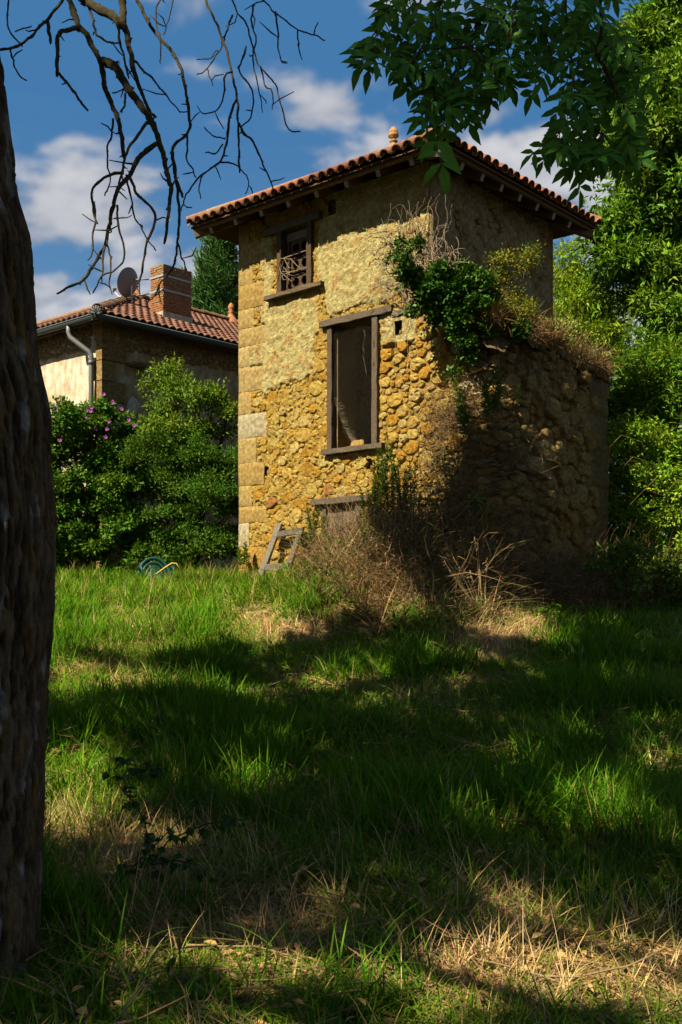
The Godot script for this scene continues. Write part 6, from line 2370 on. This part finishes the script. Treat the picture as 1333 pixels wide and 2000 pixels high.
func grass_patch(n: int, h0: float, h1: float, w: float, radius: float, lean: float, c1: Color, c2: Color, dry := 0.12, segs := 4) -> ArrayMesh:
	# many small tufts thinning out towards the rim
	var m := MB.new()
	var i := 0
	while i < n:
		var q := Vector3(rng.randfn(0, 0.5), 0, rng.randfn(0, 0.5)) * radius
		var sway := R(0, TAU)
		var big := R(0.45, 1.6)
		var tint := R(0.7, 1.25)
		for k in 9:
			var a := R(0, TAU)
			if rng.randf() < 0.5:
				a = sway + R(-0.7, 0.7)
			var col := c1.lerp(c2, rng.randf())
			if rng.randf() < dry * 1.15:
				col = Color(0.25, 0.19, 0.075)
			col = Color(col.r * tint, col.g * tint, col.b * tint)
			blade(m, q + Vector3(R(-1, 1), 0, R(-1, 1)) * 0.035, a, R(h0, h1) * big, R(0.02, lean), R(0.3, 1.7), w * R(0.6, 1.3), col, segs)
			i += 1
	return m.done()

func straw_patch(n: int, l: float, radius: float, w: float) -> ArrayMesh:
	var m := MB.new()
	var sway := R(0, TAU)
	for i in n:
		var a := R(0, TAU) if rng.randf() < 0.5 else sway + R(-0.5, 0.5)
		var d := Vector3(cos(a), R(-0.12, 0.25), sin(a)).normalized()
		var p := Vector3(rng.randfn(0, 0.5) * radius, R(0.0, 0.06), rng.randfn(0, 0.5) * radius) - d * l * 0.4
		p.y = maxf(p.y, 0.0)
		var x := Vector3(-sin(a), R(-0.4, 0.4), cos(a)).normalized() * w * R(0.6, 1.3)
		var col := Color(0.15, 0.085, 0.036).lerp(Color(0.36, 0.235, 0.105), pow(rng.randf(), 1.4))
		var q := p + d * l * R(0.3, 0.6)
		var e := q + (d + Vector3(R(-0.25, 0.25), R(-0.35, 0.05), R(-0.25, 0.25))) * l * R(0.3, 0.6)
		m.quad(p - x, p + x, q + x, q - x, col)
		m.tri(q - x, q + x, e, col)
	return m.done()

func grasses() -> void:
	var g1 := Color(0.048, 0.135, 0.007)
	var g2 := Color(0.115, 0.195, 0.011)
	var rad := [0.22, 0.32, 0.45]
	var meshes := []
	for lod in 3:
		var r: float = rad[lod]
		var n: int = [120, 130, 150][lod]
		var w: float = [1.0, 1.25, 1.8][lod]
		var sg: int = [4, 3, 2][lod]
		var hh: float = [0.9, 0.72, 0.75][lod]
		var lv := [
			grass_patch(n, 0.08 * hh, 0.20 * hh, 0.0042 * w, r, 0.6, g1, g2, 0.1, sg),
			grass_patch(n, 0.10 * hh, 0.27 * hh, 0.0046 * w, r, 0.9, g1, g2, 0.1, sg),
			grass_patch(n, 0.15 * hh, 0.36 * hh, 0.0052 * w, r * 0.8, 0.5, g1, Color(0.075, 0.17, 0.008), 0.04, sg),
			grass_patch(n, 0.10 * hh, 0.26 * hh, 0.0042 * w, r, 1.25, g2, Color(0.17, 0.18, 0.03), 0.3, sg),
			straw_patch(n, 0.26, r, 0.0024 * w),
			straw_patch(n, 0.40, r, 0.0026 * w),
			grass_patch(n / 2, 0.10, 0.30, 0.0022 * w, r, 1.0, Color(0.30, 0.20, 0.09), Color(0.44, 0.31, 0.15), 0.0, sg)]
		meshes.append_array(lv)
	var xfs := []
	var cs := []
	for i in meshes.size():
		var a: Array[Transform3D] = []
		xfs.append(a)
		cs.append(PackedColorArray())
	var zones := [[2.0, 3.6, 900, 0], [3.6, 6.0, 1500, 0], [6.0, 8.5, 1300, 1], [8.5, 11.5, 1500, 1], [11.5, 15.0, 1300, 2], [15.0, 19.5, 1300, 2]]
	for zn in zones:
		for k in int(zn[2]):
			var d := sqrt(R(zn[0] * zn[0], zn[1] * zn[1]))
			var x := R(-0.42 * d - 0.7, 0.42 * d + 0.7)
			var p := Vector3(x, 0, -d)
			# not inside the tower
			var l := (tower.transform.affine_inverse() * p)
			if l.x > -4.2 and l.x < 1.3 and l.z < 0.1 and l.z > -3.6:
				continue
			p.y = ground(x, -d) - 0.01
			var s := strawy(p)
			s = maxf(s, 0.62 * sm(0.06, 0.2, heap_at(x, -d)))
			var lush := fine.get_noise_2d(x * 0.55 + 5.0, d * 0.55)
			var kind := 0
			var sc := 1.0
			if rng.randf() < s:
				kind = 4 + (rng.randi() % 2 if rng.randf() < 0.62 else 2)
				if rng.randf() < 0.12:
					kind = 3
			else:
				if s > 0.6:
					sc = 0.75
				var r := rng.randf()
				if lush > 0.12 and r < 0.55:
					kind = 2
				elif r < 0.35:
					kind = 0
				elif r < 0.75:
					kind = 1
				elif r < 0.93:
					kind = 3
				else:
					kind = 5
			var hs := 0.85 + 0.5 * sm(-0.3, 0.5, lush)
			if d < 4.0:
				hs *= 0.75
			var e := 0.15
			var nor := Vector3(ground(x - e, -d) - ground(x + e, -d), 2.0 * e, ground(x, -d - e) - ground(x, -d + e)).normalized()
			var fx := nor.cross(Vector3.FORWARD).normalized()
			var bs := Basis(fx, nor, fx.cross(nor)) * Basis(Vector3.UP, R(0, TAU))
			xfs[kind + 7 * int(zn[3])].append(Transform3D(bs * Basis().scaled(Vector3(sc * R(0.85, 1.2), sc * hs * R(0.85, 1.2), sc * R(0.85, 1.2))), p))
			cs[kind + 7 * int(zn[3])].append(tone(0.86, 1.14, 0.1))
	var labels := ["short green grass", "leaning green grass", "lush darker green grass in thick tufts", "yellowing flattened grass", "dry straw lying flat on the ground", "longer dry straw lying loosely", "thin upright dry grass"]
	var wheres := ["in the foreground", "on the middle of the slope", "near the tower and shrubs"]
	for i in meshes.size():
		if xfs[i].is_empty():
			continue
		var k := i % 7
		var o := scatter(["grass", "grass", "grass", "grass", "straw", "straw", "dry_grass"][k], meshes[i], M.grass if k < 4 else M.straw, xfs[i], cs[i])
		tag(o, labels[k] + " " + wheres[i / 7], "grass" if k < 4 else "straw", "", "stuff")
	var xw: Array[Transform3D] = []
	var cw := PackedColorArray()
	for k in 420:
		var d := sqrt(R(5.0, 200.0))
		var p := Vector3(R(-0.42 * d, 0.42 * d), 0, -d)
		p.y = ground(p.x, p.z) + 0.05
		if strawy(p) > 0.6 and k % 3:
			continue
		xw.append(Transform3D(any_basis(R(0.6, 1.3), 0.3), p))
		cw.append(tone(0.7, 1.3))
	var lw := scatter("weeds", cluster(9, Vector3(0.10, 0.06, 0.10), 0.06, 0.035, Color(0.035, 0.10, 0.010), Color(0.08, 0.15, 0.014), 0.5, 1), M.leaf, xw, cw)
	tag(lw, "low broad-leaved weeds scattered through the grass", "weeds", "", "stuff")
	# fallen leaves and bits of twig lying in the grass
	xw = []
	cw = PackedColorArray()
	for k in 900:
		var d := sqrt(R(4.5, 90.0))
		var p := Vector3(R(-0.42 * d, 0.42 * d), 0, -d)
		p.y = ground(p.x, p.z) + R(0.02, 0.07)
		xw.append(Transform3D(any_basis(R(0.6, 1.3), 0.25), p))
		cw.append(tone(0.5, 1.3))
	var litter := MB.new()
	for i in 5:
		leaf(litter, Vector3(R(-0.2, 0.2), R(0, 0.02), R(-0.2, 0.2)), Vector3(R(-1, 1), R(-0.1, 0.3), R(-1, 1)).normalized(), Vector3(R(-0.5, 0.5), 1, R(-0.5, 0.5)), R(0.04, 0.07), 0.028, Color(0.20, 0.12, 0.05).lerp(Color(0.30, 0.2, 0.08), rng.randf()), 1)
	for i in 2:
		var q := Vector3(R(-0.15, 0.15), 0.02, R(-0.15, 0.15))
		var dd := Vector3(R(-1, 1), R(-0.1, 0.2), R(-1, 1)).normalized()
		litter.tube(PackedVector3Array([q, q + dd * 0.12, q + dd * 0.24 + Vector3(0.02, 0.01, 0.03)]), PackedFloat32Array([0.004, 0.003, 0.0015]), 5, Color(0.17, 0.11, 0.06))
	var lt := scatter("leaf_litter", litter.done(), M.straw, xw, cw)
	tag(lt, "brown fallen leaves and twigs lying in the near grass", "leaf litter", "", "stuff")
	# taller fringe at the foot of the tower and round the chair
	var xf: Array[Transform3D] = []
	var cols := PackedColorArray()
	for k in 190:
		var q := gp(R(90, 640), R(1128, 1190))
		if k % 2 == 0:
			q = tower.transform * Vector3(R(-4.6, -1.9), 0, R(0.15, 1.0))
		q.y = ground(q.x, q.z) - 0.02
		xf.append(Transform3D(Basis(Vector3.UP, R(0, TAU)).scaled(Vector3.ONE * R(0.7, 1.15)), q))
		cols.append(tone(0.75, 1.25))
	var fr := scatter("grass", grass_patch(110, 0.20, 0.46, 0.0062, 0.25, 0.5, g1, g2, 0.08, 3), M.grass, xf, cols)
	tag(fr, "taller bright grass fringe at the foot of the tower and shrubs", "grass", "", "stuff")
	# single broad blades close to the camera
	var near := thing("foreground_grass", "broad bright grass blades close up along the bottom left", "grass", gp(440, 1960))
	for k in 70:
		var px := R(70, 760)
		if k > 52:
			px = R(620, 770)
		var p := gp(px, R(1900, 2040))
		p.z = minf(p.z, -2.75)
		p.y = ground(p.x, p.z)
		var m := MB.new()
		var a := R(-0.5, 0.9) if rng.randf() < 0.65 else R(0, TAU)
		blade(m, Vector3.ZERO, a, R(0.22, 0.52), R(0.05, 0.5), R(0.2, 1.5), R(0.0035, 0.0065), Color(0.055, 0.14, 0.010).lerp(Color(0.10, 0.185, 0.015), rng.randf()), 9)
		var b := obj("grass_blade", m.done(true), M.grass, near)
		b.position = p - near.position
	for k in 12:
		var p := gp(R(1080, 1330), R(1780, 1900))
		var m := MB.new()
		blade(m, Vector3.ZERO, R(0, TAU), R(0.18, 0.42), R(0.05, 0.6), R(0.2, 1.5), R(0.003, 0.005), Color(0.10, 0.17, 0.018).lerp(Color(0.30, 0.22, 0.06), rng.randf()), 9)
		var b := obj("grass_blade", m.done(true), M.grass, near)
		b.position = p - near.position
